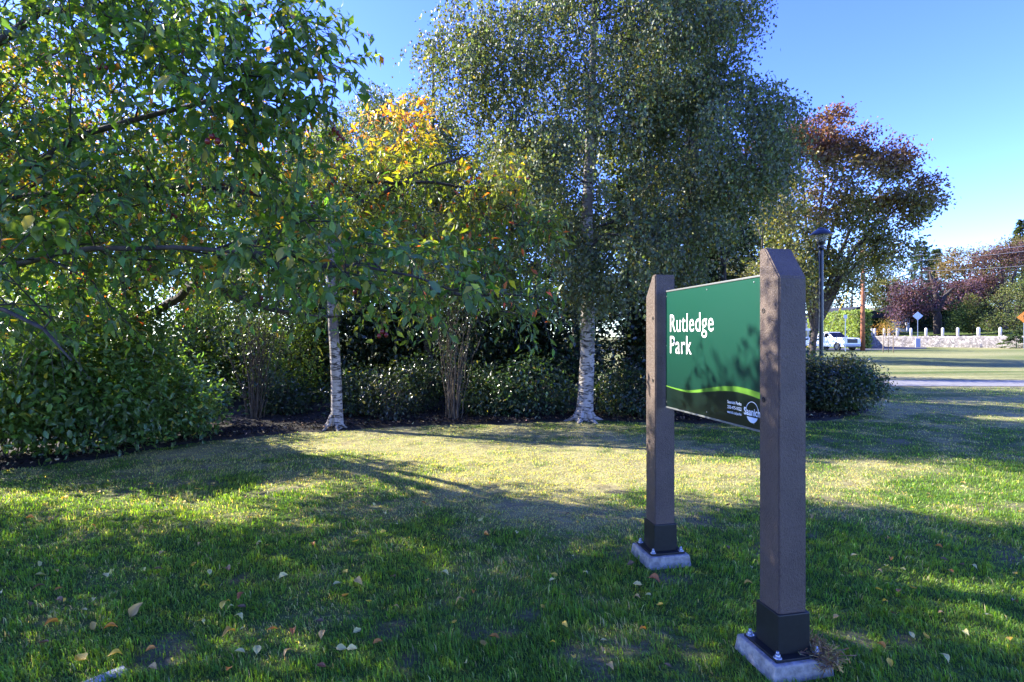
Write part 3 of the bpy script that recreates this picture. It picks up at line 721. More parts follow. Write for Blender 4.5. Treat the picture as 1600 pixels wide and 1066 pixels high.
rng = np.random.default_rng(101)
def colA(p, rng):
    n = len(p); r = rng.uniform(0, 1, (n, 1)); v = vnoise(p, .9, 4)[:, None]
    c = np.array([.062, .125, .028]) * (1 - v) + np.array([.10, .165, .028]) * v
    c = np.where(r < .07, np.array([.30, .27, .03]), c); c = np.where(r < .015, np.array([.40, .17, .03]), c)
    return jit_col(rng, c, n, .22, .1)
A0 = P(-330, 526, 4.4); A0[2] = 0; tA = [A0, A0 + (0.1, -.05, .7), A0 + (.25, .0, 1.3), A0 + (.3, .05, 1.9), A0 + (.35, .1, 2.7), A0 + (.2, 0.1, 3.6)]
j1, j2, j3 = A0 + (.2, 0, 1.2), A0 + (.3, .05, 1.9), A0 + (.35, .1, 2.7)
limA = [([j1, P(-60, 450, 3.9), P(60, 400, 3.5), P(300, 395, 3.3), P(520, 410, 3.15), P(700, 440, 3.1)], .032, .005),
        ([j2, P(-60, 330, 4.3), P(110, 300, 4.2), P(300, 296, 4.0), P(460, 335, 3.9)], .036, .009),
        ([j2, P(0, 270, 3.9), P(180, 190, 3.5), P(330, 165, 3.2), P(470, 70, 3.0)], .038, .008),
        ([j3, P(-60, 80, 3.9), P(150, 0, 3.5), P(350, -30, 3.2)], .05, .012),
        ([j3, A0 + (.8, .7, 3.6), A0 + (1.5, 1.1, 4.3)], .05, .015), ([j2, A0 + (-.8, .4, 2.9), A0 + (-1.6, .6, 3.6)], .05, .015),
        ([j1, P(-100, 520, 3.6), P(20, 490, 3.0), P(120, 560, 2.9)], .03, .008), ([j2, A0 + (.7, -1.0, 2.4), A0 + (1.4, -2.0, 2.7), A0 + (2.0, -2.7, 2.9)], .045, .012)]
blA = [(np.array([-1.62, 4.1, 3.15]), np.array([.35, .35, .22])), blob(110, 110, 3.8, 230, 130, .7), blob(350, 120, 3.0, 150, 130, .45), blob(240, 60, 3.3, 150, 90, .5), blob(90, 330, 3.8, 190, 110, .9), blob(330, 330, 3.9, 190, 110, 1.0), blob(485, 80, 3.0, 50, 60, .35),
       blob(430, 200, 3.1, 90, 80, .4), blob(500, 400, 3.3, 170, 70, .5), blob(630, 430, 3.1, 110, 50, .35), blob(30, 470, 3.4, 130, 80, .6), blob(60, 400, 2.6, 70, 45, .3), blob(350, 420, 3.0, 110, 45, .4), 
       blob(150, -60, 3.2, 220, 80, .5), (A0 + (.4, .1, 4.0), np.array([1.6, 1.5, 1.0])), (A0 + (-.8, .2, 3.2), np.array([1.6, 1.6, 1.1])), (A0 + (1.2, -1.7, 3.0), np.array([1.3, 1.3, .7])), (A0 + (0, -.8, 3.2), np.array([1.4, 1.2, .9]))]
near_tree('crab_apple_tree', 'broad green fruit tree with large leaves and dark red fruit overhanging the left lawn', 'tree', tuple(A0), tA, limA,
          sample_blobs(rng, blA, 2000, .3, 1.6, .33), rng, 3, .26, 8, .45, .067, .60, colA, [(.045, .095, .022), (.07, .13, .022), (.03, .075, .03), (.10, .15, .03), (.28, .24, .03), (.055, .11, .04)], fruit=45, trunk_r=(.15, .09))

rng = np.random.default_rng(102)
def colB(p, rng):
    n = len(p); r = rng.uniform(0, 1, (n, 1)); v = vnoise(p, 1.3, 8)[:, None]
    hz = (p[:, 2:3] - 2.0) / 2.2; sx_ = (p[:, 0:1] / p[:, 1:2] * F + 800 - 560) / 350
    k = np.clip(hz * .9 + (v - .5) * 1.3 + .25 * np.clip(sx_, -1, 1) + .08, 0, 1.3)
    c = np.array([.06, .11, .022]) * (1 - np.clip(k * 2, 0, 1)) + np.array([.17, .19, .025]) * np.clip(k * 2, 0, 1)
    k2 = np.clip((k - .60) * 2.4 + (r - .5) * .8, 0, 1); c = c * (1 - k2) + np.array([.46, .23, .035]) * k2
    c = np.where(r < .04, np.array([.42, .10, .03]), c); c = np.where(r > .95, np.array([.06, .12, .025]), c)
    return jit_col(rng, c, n, .2, .1)
B0 = P(205, 526, 8.5); B0[2] = 0
tB = [B0, B0 + (.02, 0, .8), P(212, 505, 8.1), P(200, 440, 7.5), P(190, 360, 6.8), P(210, 280, 6.8)]
limB = [([P(212, 505, 8.1), P(250, 484, 7.6), P(290, 462, 7.0), P(330, 430, 6.2), P(430, 390, 6.0), P(540, 330, 5.8), P(680, 325, 5.5), P(800, 350, 5.3)], .062, .010),
        ([P(330, 430, 6.2), P(380, 465, 6.0), P(490, 492, 5.6), P(540, 490, 5.4)], .04, .01), ([P(430, 390, 6.0), P(520, 290, 6.0), P(580, 230, 6.0), P(610, 190, 6.0)], .03, .004),
        ([P(430, 390, 6.0), P(560, 400, 5.4), P(700, 440, 5.0), P(820, 450, 4.8)], .04, .01), ([P(190, 360, 6.8), P(300, 260, 6.6), P(420, 180, 6.5)], .05, .01), ([P(200, 440, 7.5), P(100, 350, 6.6), P(0, 250, 6.6)], .05, .01),
        ([P(540, 330, 5.8), P(640, 270, 5.7), P(740, 230, 5.6)], .025, .008)]
blB = [blob(225, 465, 7.6, 90, 45, .6), blob(120, 470, 7.6, 90, 45, .6), blob(625, 215, 6.0, 62, 62, .6), blob(590, 290, 6.0, 60, 60, .6), blob(660, 330, 5.7, 110, 70, .7), blob(760, 290, 5.4, 60, 45, .4), blob(790, 340, 5.3, 40, 40, .4), blob(845, 360, 5.2, 26, 28, .25), blob(700, 420, 5.1, 120, 65, .6),
       blob(810, 455, 4.9, 55, 45, .4), blob(500, 300, 6.0, 70, 80, .7), blob(430, 440, 5.7, 110, 40, .5), blob(570, 470, 5.3, 90, 50, .5), blob(300, 350, 6.4, 150, 90, .8), blob(120, 330, 6.6, 120, 90, .8), blob(400, 230, 6.4, 90, 60, .7), blob(540, 180, 6.1, 30, 40, .4), blob(640, 165, 6.0, 30, 28, .35), blob(590, 165, 6.0, 30, 26, .35), (np.array([-5.0, 6.2, 3.6]), np.array([1.5, 1.1, 1.0])), (np.array([-6.8, 6.2, 3.9]), np.array([1.5, 1.2, 1.0])), (np.array([-3.6, 5.6, 3.0]), np.array([.9, .7, .6]))]
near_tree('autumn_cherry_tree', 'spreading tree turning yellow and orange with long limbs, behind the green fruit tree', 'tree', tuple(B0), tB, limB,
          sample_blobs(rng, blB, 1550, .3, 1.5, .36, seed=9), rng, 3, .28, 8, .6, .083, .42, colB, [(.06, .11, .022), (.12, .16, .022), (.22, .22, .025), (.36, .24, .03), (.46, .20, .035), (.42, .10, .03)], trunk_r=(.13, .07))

def off_tree():  # unseen tree outside the frame, added for its shade on the left lawn
    org = np.array([-8.9, 5.0, 0])
    bl = [(org + (dx, dy, zz), np.array([a, b_, c])) for dx, dy, zz, a, b_, c in ((0, .2, 3.2, 1.6, 1.3, 1.0), (-1.2, .8, 3.6, 1.4, 1.2, 1.0), (1.2, .3, 2.8, 1.0, 1.0, .8), (0, 1.2, 4.2, 1.2, 1.0, .8))]
    crown_tree('added_shade_tree', 'unseen green tree added left of the overhanging one to dapple the lawn with shade', 800 + org[0] / org[1] * F, org[1], .13, 1.7, bl, 300, 26, .09, .22, mono((.06, .11, .025)), 777, mat=M_LEAF, nthr=.45, nf=1.0)
# ------------------------------------------------------------------ birches
def birch(label, px, D, trunk_w, topz, blobs, nattr, seed, nstr=5, nlv=12, sl=.45, L0=.048, col=(.082, .108, .054), lean=.02, rootflare=True, name='birch_tree', bark=None):
    rng = np.random.default_rng(seed)
    r0 = P(px, HY, D); r0[2] = 0; th = thing(name, r0, label, 'tree')
    r = trunk_w / 2
    zs = np.array([-.05, .06, .16, .3, .5, .8, 1.2, 1.8, 2.6, 3.6, 4.8, 6.2, topz]); zs = zs[zs <= topz]
    fl = np.array([1.5, 1.36, 1.25, 1.15, 1.08, 1.03, 1.0, .95, .88, .78, .64, .45, .2])[:len(zs)]
    tp = np.column_stack([r0[0] + lean * zs * 1.0 + .03 * np.sin(zs * 1.3 + seed), r0[1] + .03 * np.cos(zs * 1.1), zs])
    ch = [(tp, fl * r, 16)]
    if rootflare:
        for k in range(6):
            a = k * 1.05 + rng.uniform(-.2, .2); d = np.array([math.cos(a), math.sin(a), 0])
            ch.append(([r0 + d * r * .7 + (0, 0, .22), r0 + d * r * 1.35 + (0, 0, .07), r0 + d * r * 2.4 + (0, 0, .012), r0 + d * r * 3.6 + (0, 0, -.05)], [r * .35, r * .38, r * .25, r * .1], 6))
    V, Fa = tube_geo([(np.asarray(p_) - r0, q_, n_) for p_, q_, n_ in ch])
    link('trunk', mesh_np('trunk', V, [Fa], smooth=True, mat=bark or M_BIRCH), th)
    sk = Skel(); m = spline(tp[6:], .25); sk.add_poly(m, r * .95, r * .2, -1, 0)
    at = sample_blobs(rng, blobs, nattr, .35, 1.7, .45, seed)
    sk.grow(rng, at, step=.35, wig=.1, tip=.004, up=.5, sag=-.05)
    sk.rad = np.minimum(sk.rad, r * .45)
    sk.mesh('limbs', M_TWIG, th, r0, {2}, thick=7, thin=4)
    pp = np.array(sk.p); ti = np.array([t[0] for t in sk.tips]); S = np.repeat(pp[ti], nstr, 0); n = len(S)
    od = unit(S - np.array([r0[0], r0[1], 0]) * np.array([1, 1, 0]) - np.array([0, 0, 1]) * S[:, 2:3]); od[:, 2] = 0
    h = unit(od * .5 + rng.normal(0, .8, (n, 3)) * np.array([1, 1, .5])); Ls = sl * rng.uniform(.5, 1.4, (n, 1))
    S = S + rng.normal(0, .09, (n, 3))
    s = (np.arange(nlv) + .5) / nlv
    def path(s): 
        q = S[:, None] + h[:, None] * (Ls[:, None] * (s - .35 * s * s)[None, :, None]) ; q[:, :, 2] -= Ls * (.15 * s + .95 * s ** 2)[None]; return q
    q = path(s).reshape(-1, 3) + rng.normal(0, .025, (n * nlv, 3))
    twigs_mesh('hanging_twigs', path(np.linspace(0, 1, 3))[::3], .0025, M_TWIG, th, r0)
    N = len(q); Dv = unit(rng.normal(0, .6, (N, 3)) + np.array([0, 0, -.8])); Nn = np.repeat(unit(rng.normal(0, 1, (n, 3)) + od * .5), nlv, 0) + rng.normal(0, .45, (N, 3))
    rr = rng.uniform(0, 1, (N, 1)); v = vnoise(q, .8, seed)[:, None]
    c = np.array(col) * (.8 + .5 * v); c = np.where(rr < .05, np.array([.22, .19, .04]), c)
    leaf_obj('leaves', q, Dv, Nn, L0 * rng.uniform(.6, 1.2, N), np.full(N, .75), T_RHOMB, jit_col(rng, c, N, .25, .08), M_BIRCHLEAF, th, r0)['kind'] = 'stuff'
    return th
birch('tall weeping birch whose pale flared trunk stands just left of the sign', 913, 9.95, .26, 10.5,
      [blob(920, 90, 9.9, 210, 130, 1.9), blob(770, 90, 9.7, 110, 100, 1.3), blob(950, 250, 9.9, 190, 140, 2.0), blob(1110, 240, 10, 110, 120, 1.5), blob(1060, 70, 10, 110, 110, 1.5), blob(950, 380, 9.3, 110, 60, 1.2), blob(1060, 380, 9.5, 80, 60, 1.0), blob(905, 370, 9.1, 60, 60, .5),
       blob(830, 300, 9.4, 95, 110, 1.2), blob(1195, 180, 10, 45, 35, .6), blob(905, 425, 9.2, 60, 40, .6), blob(960, 440, 9.3, 60, 35, .8), blob(950, -130, 9.9, 200, 130, 1.8), blob(950, -300, 9.9, 110, 120, 1.2), blob(1130, 0, 10, 45, 50, .7), blob(1185, 250, 10.2, 45, 45, .7), blob(1235, 190, 10.2, 22, 12, .4)], 2500, 201, nstr=6, nlv=11, L0=.061)
birch('slender birch with a white lower trunk at the lawn edge on the left', 523, 9.2, .165, 4.3,
      [blob(560, 290, 10.2, 110, 110, .9), blob(470, 380, 10.0, 100, 60, .9), blob(620, 380, 10.0, 80, 60, .9), blob(540, 210, 10.2, 50, 45, .7)], 500, 202, nstr=6, nlv=12, L0=.052, lean=-.012)
birch('grey green birch behind the orange leaved branches', 668, 12.6, .2, 8.0,
      [blob(650, 230, 12.5, 80, 80, 1.4), blob(740, 260, 12.3, 90, 90, 1.4), blob(640, 360, 12.2, 110, 80, 1.4), blob(770, 400, 12.2, 100, 70, 1.4), blob(600, 170, 12.6, 35, 30, .7)], 700, 203, nstr=6, nlv=11, L0=.066, bark=M_BARK)

# ------------------------------------------------------------------ generic crown tree for middle and far distance
def crown_tree(name, label, px, D, trunk_r, fork, blobs, nattr, nleaf, L0, spread, colfn, seed, mat=None, group=None, T=T_RHOMB, lean=(0, 0), limbs=True, wr=.6, bark=None, shell=.5, nf=.6, nthr=.38, z0=0, step=None, up=.4, wig=.1):
    rng = np.random.default_rng(seed); r0 = P(px, HY, D); r0[2] = z0
    th = thing(name, r0, label, 'tree', group)
    top = max(b[0][2] for b in blobs); sk = Skel()
    tp = spline([r0 - (0, 0, .1), r0 + (lean[0] * .3, lean[1] * .3, fork * .5), r0 + (lean[0], lean[1], fork)], .3 if D < 40 else 1)
    sk.add_poly(tp, trunk_r, trunk_r * .75, -1, 0)
    at = sample_blobs(rng, blobs, nattr, shell, nf, nthr, seed, zmin=z0 + .3)
    if limbs:
        for bc, br in blobs:
            a0 = tp[int(len(tp) * rng.uniform(.6, .99))]; e0 = bc + (0, 0, br[2] * .3); md = a0 * .5 + e0 * .5 + np.array([(e0[0] - a0[0]) * -.08, 0, .08 * np.linalg.norm(e0 - a0)])
            gl = spline([a0, md, e0], max(.4, D * .03)); j = sk.nearest(a0)
            sk.add_poly(gl[1:] + np.cumsum(rng.normal(0, .0012 * D, gl[1:].shape), 0), trunk_r * .5, trunk_r * .10, j, 1)
        sk.grow(rng, at, step=step or max(.35, D * .02), tip=.0006 * D, wig=wig, up=up)
        sk.rad = np.minimum(sk.rad, trunk_r * .75)
        sk.mesh('limbs', bark or M_BARK, th, r0, {1, 2}, thick=6, thin=3)
    else: sk.radii(.01)
    sk.mesh('trunk', bark or M_BARK, th, r0, {0}, thick=10)
    q = np.repeat(at, nleaf, 0); n = len(q); q = q + rng.normal(0, spread, (n, 3)) * np.array([1, 1, .7])
    k = q[:, 2] > z0 + .05; q = q[k]; n = len(q)
    Dv = unit(rng.normal(0, 1, (n, 3)) + np.array([0, 0, -.3])); Nn = np.repeat(unit(rng.normal(0, 1, (len(at), 3)) + (0, 0, .6)), nleaf, 0)[k] + rng.normal(0, .5, (n, 3))
    leaf_obj('crown', q, Dv, Nn, L0 * rng.uniform(.6, 1.3, n), np.full(n, wr), T, colfn(q, rng), mat or M_FAR, th, r0)['kind'] = 'stuff'
    return th
def mono(c, v=.3, c2=None, f=.5):
    def fn(p, rng):
        n = len(p); b = np.tile(np.array(c, float), (n, 1))
        if c2 is not None:
            k = sstep(.4, .6, vnoise(p, f, 17))[:, None]; b = b * (1 - k) + np.array(c2) * k
        return jit_col(rng, b, n, v, .08)
    return fn
def ashcol(p, rng):
    n = len(p); k = sstep(7.0, 13.0, p[:, 2] + 3.0 * (vnoise(p, .45, 3) - .5) * 2)[:, None]
    c = np.array([.085, .095, .035]) * (1 - k) + np.array([.112, .056, .042]) * k
    return jit_col(rng, c, n, .28, .1)
crown_tree('ash_tree', 'open crowned tree turning dark red at the top behind the street lamp', 1268, 33, .26, 2.4,
    [blob(1300, 210, 33, 55, 36, 1.4), blob(1360, 220, 33, 45, 38, 1.4), blob(1250, 240, 33, 50, 45, 1.4), blob(1330, 290, 33, 95, 60, 2.2), blob(1270, 320, 33, 60, 50, 1.8), blob(1405, 265, 33, 30, 30, .9), blob(1445, 305, 33, 28, 34, .8), blob(1400, 330, 33, 45, 30, 1.2),
     blob(1230, 330, 32, 55, 60, 1.5), blob(1330, 380, 33, 70, 45, 1.8), blob(1395, 380, 33, 40, 35, 1.2), blob(1225, 430, 32, 50, 50, 1.4), blob(1310, 430, 33, 45, 33, 1.4), blob(1195, 260, 33, 30, 40, 1)],
    820, 48, .20, .36, ashcol, 301, mat=M_LEAF, lean=(.3, 0), nf=.95, nthr=.42, step=1.2, up=.08, wig=.035)
# dark evergreens behind the big birch
def conifer(label, px, D, h, w, seed, col=(.02, .035, .02), n=9000, L0=.16, group=None, z0=0, zlow=.6):
    rng = np.random.default_rng(seed); r0 = P(px, HY, D); r0[2] = z0; th = thing('conifer_tree', r0, label, 'tree', group)
    link('trunk', mesh_np('trunk', *[(lambda V, Fa: (V, [Fa]))(*tube_geo([(np.array([[0, 0, -.1], [0, 0, h * .5], [0, 0, h]]), np.array([h * .022, h * .014, .01]), 8)]))][0], smooth=True, mat=M_BARK), th)
    nb = int(h * 16); zz = zlow + (h - zlow) * rng.uniform(0, 1, nb) ** .8; az = rng.uniform(0, 6.28, nb)
    R = w * (1 - (zz - zlow) / (h - zlow + .01)) ** .8 * rng.uniform(.6, 1.1, nb) + .12
    d = np.stack([np.cos(az), np.sin(az), -.12 - .1 * rng.uniform(0, 1, nb)], -1)
    br = np.stack([np.column_stack([0 * az, 0 * az, zz]), np.column_stack([0 * az, 0 * az, zz]) + d * R[:, None] * .5 + (0, 0, .04), np.column_stack([0 * az, 0 * az, zz]) + d * R[:, None]], 1)
    twigs_mesh('branches', br, .018, M_BARK, th, np.zeros(3))
    k = rng.integers(0, nb, n); s = rng.uniform(.12, 1.05, n) ** .7
    side = np.column_stack([-np.sin(az[k]), np.cos(az[k]), 0 * s]); off = rng.normal(0, .22, n) * R[k] * (1.1 - s)
    q = np.column_stack([0 * s, 0 * s, zz[k]]) + d[k] * (R[k] * s)[:, None] + side * off[:, None] + rng.normal(0, .05, (n, 3)); q[:, 2] -= .1 * rng.uniform(0, 1, n)
    dv = unit(d[k] + side * np.sign(off)[:, None] * .7 + rng.normal(0, .3, (n, 3)))
    leaf_obj('needles', q, dv, rng.normal(0, .4, (n, 3)) + (0, 0, 1), L0 * rng.uniform(.5, 1.3, n), np.full(n, .28), T_RHOMB, jit_col(rng, col, n, .3), M_FAR, th, np.zeros(3))['kind'] = 'stuff'
    return th
conifer('tall dark conifer rising behind the big birch above the frame', 1080, 15.5, 12.5, 1.7, 401, n=13000, L0=.17)
conifer('dark conifer hidden low behind the birch trunk', 985, 13.6, 6.2, 1.7, 402, n=14000, L0=.14)
conifer('dense dark conifer behind the sign panel', 1130, 13.4, 5.4, 1.6, 403, n=14000, L0=.14)
conifer('dark conifer in the gap between the two birches', 800, 14.3, 6.2, 1.8, 404, n=14000, L0=.14)

off_tree()
# ------------------------------------------------------------------ shrubs of the bed
def shrub(label, px, py, w, top, depth, seed, nattr=220, nleaf=14, L0=.06, col=(.045, .085, .022), c2=None, wr=.55, mat=None, spread=.11, T=T_RHOMB, name='shrub', low=.08, stems=10, shell=.55, stemmat=None, nf=1.4, nthr=.33, cat='shrub'):
    """leafy bush: px,py = pixel of its base, w = width in pixels, top = pixel of its top"""
    nattr = int(nattr * 1.3); nleaf = int(nleaf * 1.15)
    g = G(px, py); D = g[1]; H = EYE - (top - HY) / F * D; W = w / F * D / 2
    rng = np.random.default_rng(seed); th = thing(name, g, label, cat)
    bl = [(g + (0, 0, H * .52), np.array([W, depth, H * .46])), (g + (-W * .45, 0, H * .35), np.array([W * .6, depth * .8, H * .32])), (g + (W * .45, .1, H * .38), np.array([W * .6, depth * .8, H * .34])),
          (g + (rng.uniform(-.3, .3) * W, 0, H * .75), np.array([W * .5, depth * .6, H * .24]))]
    at = sample_blobs(rng, bl, nattr, shell, nf, nthr, seed, zmin=low)
    sk = Skel(); sk.add_poly([g - (0, 0, .05), g + (0, 0, .04)], .025, .022, -1, 0)
    for k in range(stems):
        a = rng.uniform(0, 6.28); e = g + np.array([math.cos(a) * W * .5, math.sin(a) * depth * .5, H * rng.uniform(.5, .8)])
        b0 = g + np.array([math.cos(a) * .06, math.sin(a) * .06, -.03])
        sk.add_poly(spline([b0, (b0 + e) / 2 + (0, 0, .15), e], .2), .013, .006, -1, 1)
    sk.grow(rng, at, step=.25, tip=.003, wig=.1)
    sk.mesh('stems', stemmat or M_TWIG, th, g, {0, 1, 2}, thick=6, thin=3)
    q = np.repeat(at, nleaf, 0); n = len(q); q = q + rng.normal(0, spread, (n, 3)); k = q[:, 2] > .03; q = q[k]; n = len(q)
    out = unit(q - (g + (0, 0, H * .4)))
    Dv = unit(rng.normal(0, .7, (n, 3)) + out * .5 + np.array([0, 0, -.35])); Nn = unit(rng.normal(0, .5, (n, 3)) + out * .4 + np.array([0, 0, .8]))
    C = mono(col, .28, c2, .9)(q, rng)
    rr = rng.uniform(0, 1, n) < .02; C[rr] = (.3, .26, .05)
    leaf_obj('leaves', q, Dv, Nn, L0 * rng.uniform(.55, 1.25, n), np.full(n, wr), T, C, mat or M_GLOSS, th, g)['kind'] = 'stuff'
    return th
VG, DG, YG = (.078, .145, .034), (.022, .042, .018), (.17, .23, .035)
shrub('bushy green shrub against the left edge with leaves down to the mulch', 20, 722, 210, 470, .7, 501, 300, 14, .10, VG, (.06, .11, .02), T=T_LEAF)
shrub('leafy green shrub second from the left edge beside the mulch border', 135, 712, 170, 480, .6, 502, 280, 14, .09, VG, (.05, .10, .03), T=T_LEAF)
shrub('low green bush spilling onto the mulch where the bed edge turns', 262, 692, 130, 560, .5, 503, 220, 13, .085, VG, (.035, .08, .03), T=T_LEAF)
shrub('small laurel like plant with drooping leaves in front of the fan stemmed shrub', 305, 672, 90, 590, .5, 504, 110, 12, .09, (.035, .08, .03), T=T_LEAF)
shrub('yellow green bush lit from behind in the left part of the bed', 60, 660, 300, 380, 1.0, 505, 380, 15, .08, YG, (.06, .11, .02), mat=M_LEAF)
shrub('tall yellow green bush in the bed behind the left limb', 260, 640, 240, 380, 1.1, 506, 380, 14, .085, YG, (.07, .12, .02), mat=M_LEAF)
shrub('bright yellow green bush glowing between the left shrubs', 340, 625, 150, 470, .9, 507, 260, 14, .08, (.12, .17, .02), mat=M_LEAF)
shrub('green bush left of the slender birch trunk', 470, 632, 110, 470, .9, 508, 260, 14, .075, (.06, .10, .02), YG, mat=M_LEAF)
def fan_shrub(label, px, py, top, w, seed, nst=26, col=(.045, .07, .025), leaves=True, nattr=150):
    rng = np.random.default_rng(seed); g = G(px, py); D = g[1]; H = EYE - (top - HY) / F * D; W = w / F * D / 2
    th = thing('multi_stemmed_shrub', g, label, 'shrub'); ch = []; tips = []
    for k in range(nst):
        a = rng.uniform(0, 6.28); r = rng.uniform(.1, 1) ** .6; b0 = np.array([math.cos(a) * .12 * r, math.sin(a) * .1 * r, -.04])
        e = np.array([math.cos(a) * W * r, math.sin(a) * W * .7 * r, H * rng.uniform(.7, 1.0)]); m = b0 * .6 + e * .4 + (0, 0, H * .12)
        pts = spline([b0, m, e], .15); pts[1:-1] += np.cumsum(rng.normal(0, .018, (len(pts) - 2, 3)), 0)
        ch.append((pts, np.linspace(rng.uniform(.009, .018), .004, len(pts)), 6)); tips.append(e)
        for _ in range(3):
            j = rng.integers(len(pts) // 3, len(pts) - 1); e2 = pts[j] + rng.normal(0, .2, 3) + (0, 0, .35); ch.append((np.array([pts[j], (pts[j] + e2) / 2 + rng.normal(0, .03, 3), e2]), np.array([.006, .004, .003]), 4)); tips.append(e2)
    V, Fa = tube_geo(ch); link('stems', mesh_np('stems', V, [Fa], smooth=True, mat=M_STEM), th)
    tips = np.array(tips); q = np.repeat(tips, 26, 0); n = len(q); q = q + rng.normal(0, .16, (n, 3))
    leaf_obj('leaves', q, rng.normal(0, .7, (n, 3)) - (0, 0, .4), rng.normal(0, .6, (n, 3)) + (0, 0, 1), .05 * rng.uniform(.5, 1.3, n), np.full(n, .45), T_LEAF, mono(col)(q, rng), M_GLOSS, th, np.zeros(3))['kind'] = 'stuff'
fan_shrub('fan of bare tan stems under a dark leafy top between the two birches', 706, 657, 440, 110, 601, 24, (.03, .05, .028))
fan_shrub('fan of straight brown stems left of the slender birch', 398, 657, 470, 100, 602, 26, (.05, .075, .022))
shrub('dark low plant with hanging leaves right of the slender birch', 608, 660, 80, 575, .4, 510, 80, 12, .07, (.022, .035, .02))
shrub('dark green laurel with drooping leaves left of the big birch trunk', 835, 652, 150, 560, .5, 511, 170, 13, .085, (.03, .06, .03), mat=M_GLOSS)
shrub('low leafy plant below the sign panel', 1000, 655, 110, 580, .45, 512, 140, 13, .07, (.025, .045, .022))
shrub('dark shrub behind the lower edge of the sign panel', 1120, 655, 180, 490, .7, 513, 300, 15, .06, (.022, .042, .02))
shrub('rounded evergreen shrub with small glossy leaves right of the sign', 1315, 645, 112, 562, .7, 514, 430, 30, .066, (.034, .068, .028), (.045, .06, .028), stems=14, spread=.10)
shrub('evergreen shrub partly hidden behind the nearer post', 1245, 642, 110, 552, .8, 515, 360, 26, .06, (.03, .055, .026), stems=14, spread=.10)
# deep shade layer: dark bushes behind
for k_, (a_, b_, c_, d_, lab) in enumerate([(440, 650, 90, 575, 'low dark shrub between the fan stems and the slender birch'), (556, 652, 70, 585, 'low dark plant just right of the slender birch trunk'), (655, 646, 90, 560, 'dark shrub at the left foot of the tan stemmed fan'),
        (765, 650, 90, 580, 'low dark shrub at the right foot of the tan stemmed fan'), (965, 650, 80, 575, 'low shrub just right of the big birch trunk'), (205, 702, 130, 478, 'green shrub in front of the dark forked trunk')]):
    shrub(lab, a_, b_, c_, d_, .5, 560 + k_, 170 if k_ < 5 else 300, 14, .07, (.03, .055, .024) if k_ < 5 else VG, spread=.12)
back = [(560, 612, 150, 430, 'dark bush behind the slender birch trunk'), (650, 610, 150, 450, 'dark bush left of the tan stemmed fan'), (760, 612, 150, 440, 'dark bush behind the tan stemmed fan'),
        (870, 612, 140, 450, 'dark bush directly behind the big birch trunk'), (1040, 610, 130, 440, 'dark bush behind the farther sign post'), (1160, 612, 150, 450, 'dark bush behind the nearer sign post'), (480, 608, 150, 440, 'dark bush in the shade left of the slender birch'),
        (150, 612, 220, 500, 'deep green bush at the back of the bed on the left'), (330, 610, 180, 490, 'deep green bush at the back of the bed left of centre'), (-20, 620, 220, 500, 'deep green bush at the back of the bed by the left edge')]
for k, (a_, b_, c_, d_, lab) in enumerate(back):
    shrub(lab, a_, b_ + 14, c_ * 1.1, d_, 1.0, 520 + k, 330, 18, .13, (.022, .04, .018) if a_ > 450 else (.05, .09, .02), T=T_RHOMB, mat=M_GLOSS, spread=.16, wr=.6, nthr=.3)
# trees behind the left bushes
crown_tree('broadleaf_tree', 'yellow green tree lit from behind above the left bushes', 130, 14, .14, 2.2, [blob(120, 400, 14, 170, 90, 1.6), blob(60, 300, 14, 120, 80, 1.4), blob(230, 330, 14, 110, 80, 1.4)], 260, 40, .13, .28, mono((.10, .15, .02), .3, (.06, .10, .02)), 701, mat=M_LEAF)
crown_tree('broadleaf_tree', 'green tree behind the left bushes seen through the fruit tree', 380, 15, .14, 2.2, [blob(380, 380, 15, 130, 90, 1.6), blob(330, 290, 15, 90, 60, 1.3), blob(460, 330, 15, 80, 80, 1.3)], 240, 40, .13, .28, mono((.08, .13, .02), .3, (.05, .09, .02)), 702, mat=M_LEAF)
crown_tree('broadleaf_tree', 'grey green tree filling the gap behind the middle birch', 560, 17, .15, 2.4, [blob(560, 330, 17, 90, 80, 1.6), blob(640, 400, 17, 130, 80, 1.6), blob(540, 230, 17, 50, 50, 1)], 240, 40, .13, .3, mono((.05, .075, .03)), 703, mat=M_LEAF)
crown_tree('broadleaf_tree', 'shaded tree behind the big birch', 900, 18, .18, 2.6, [blob(880, 330, 18, 160, 120, 2), blob(1030, 330, 18, 140, 120, 2)], 300, 40, .16, .35, mono((.03, .048, .025)), 704, mat=M_LEAF)
crown_tree('broadleaf_tree', 'tall tree added out of sight behind the big birch to shade the far lawn', 1085, 42, .3, 3.2, [blob(1085, 390, 42, 70, 70, 3.2), blob(1050, 420, 40, 50, 60, 3)], 220, 30, .26, .5, mono((.05, .07, .03)), 706, nf=.4)  # hidden tree added to widen the strip of shade beyond the path
crown_tree('broadleaf_tree', 'tree added behind the sign to shade the far lawn', 1175, 37, .3, 2.8, [blob(1175, 400, 37, 60, 66, 3), blob(1140, 440, 36, 50, 50, 3)], 200, 30, .26, .5, mono((.06, .075, .03)), 707, nf=.4)  # second tree added for the same shade strip
crown_tree('broadleaf_tree', 'brownish green tree between the birch and the ash', 1190, 21, .16, 2.4, [blob(1190, 370, 21, 60, 80, 1.6), blob(1210, 460, 21, 60, 40, 1.5)], 140, 40, .13, .3, mono((.09, .09, .03)), 705, mat=M_LEAF)

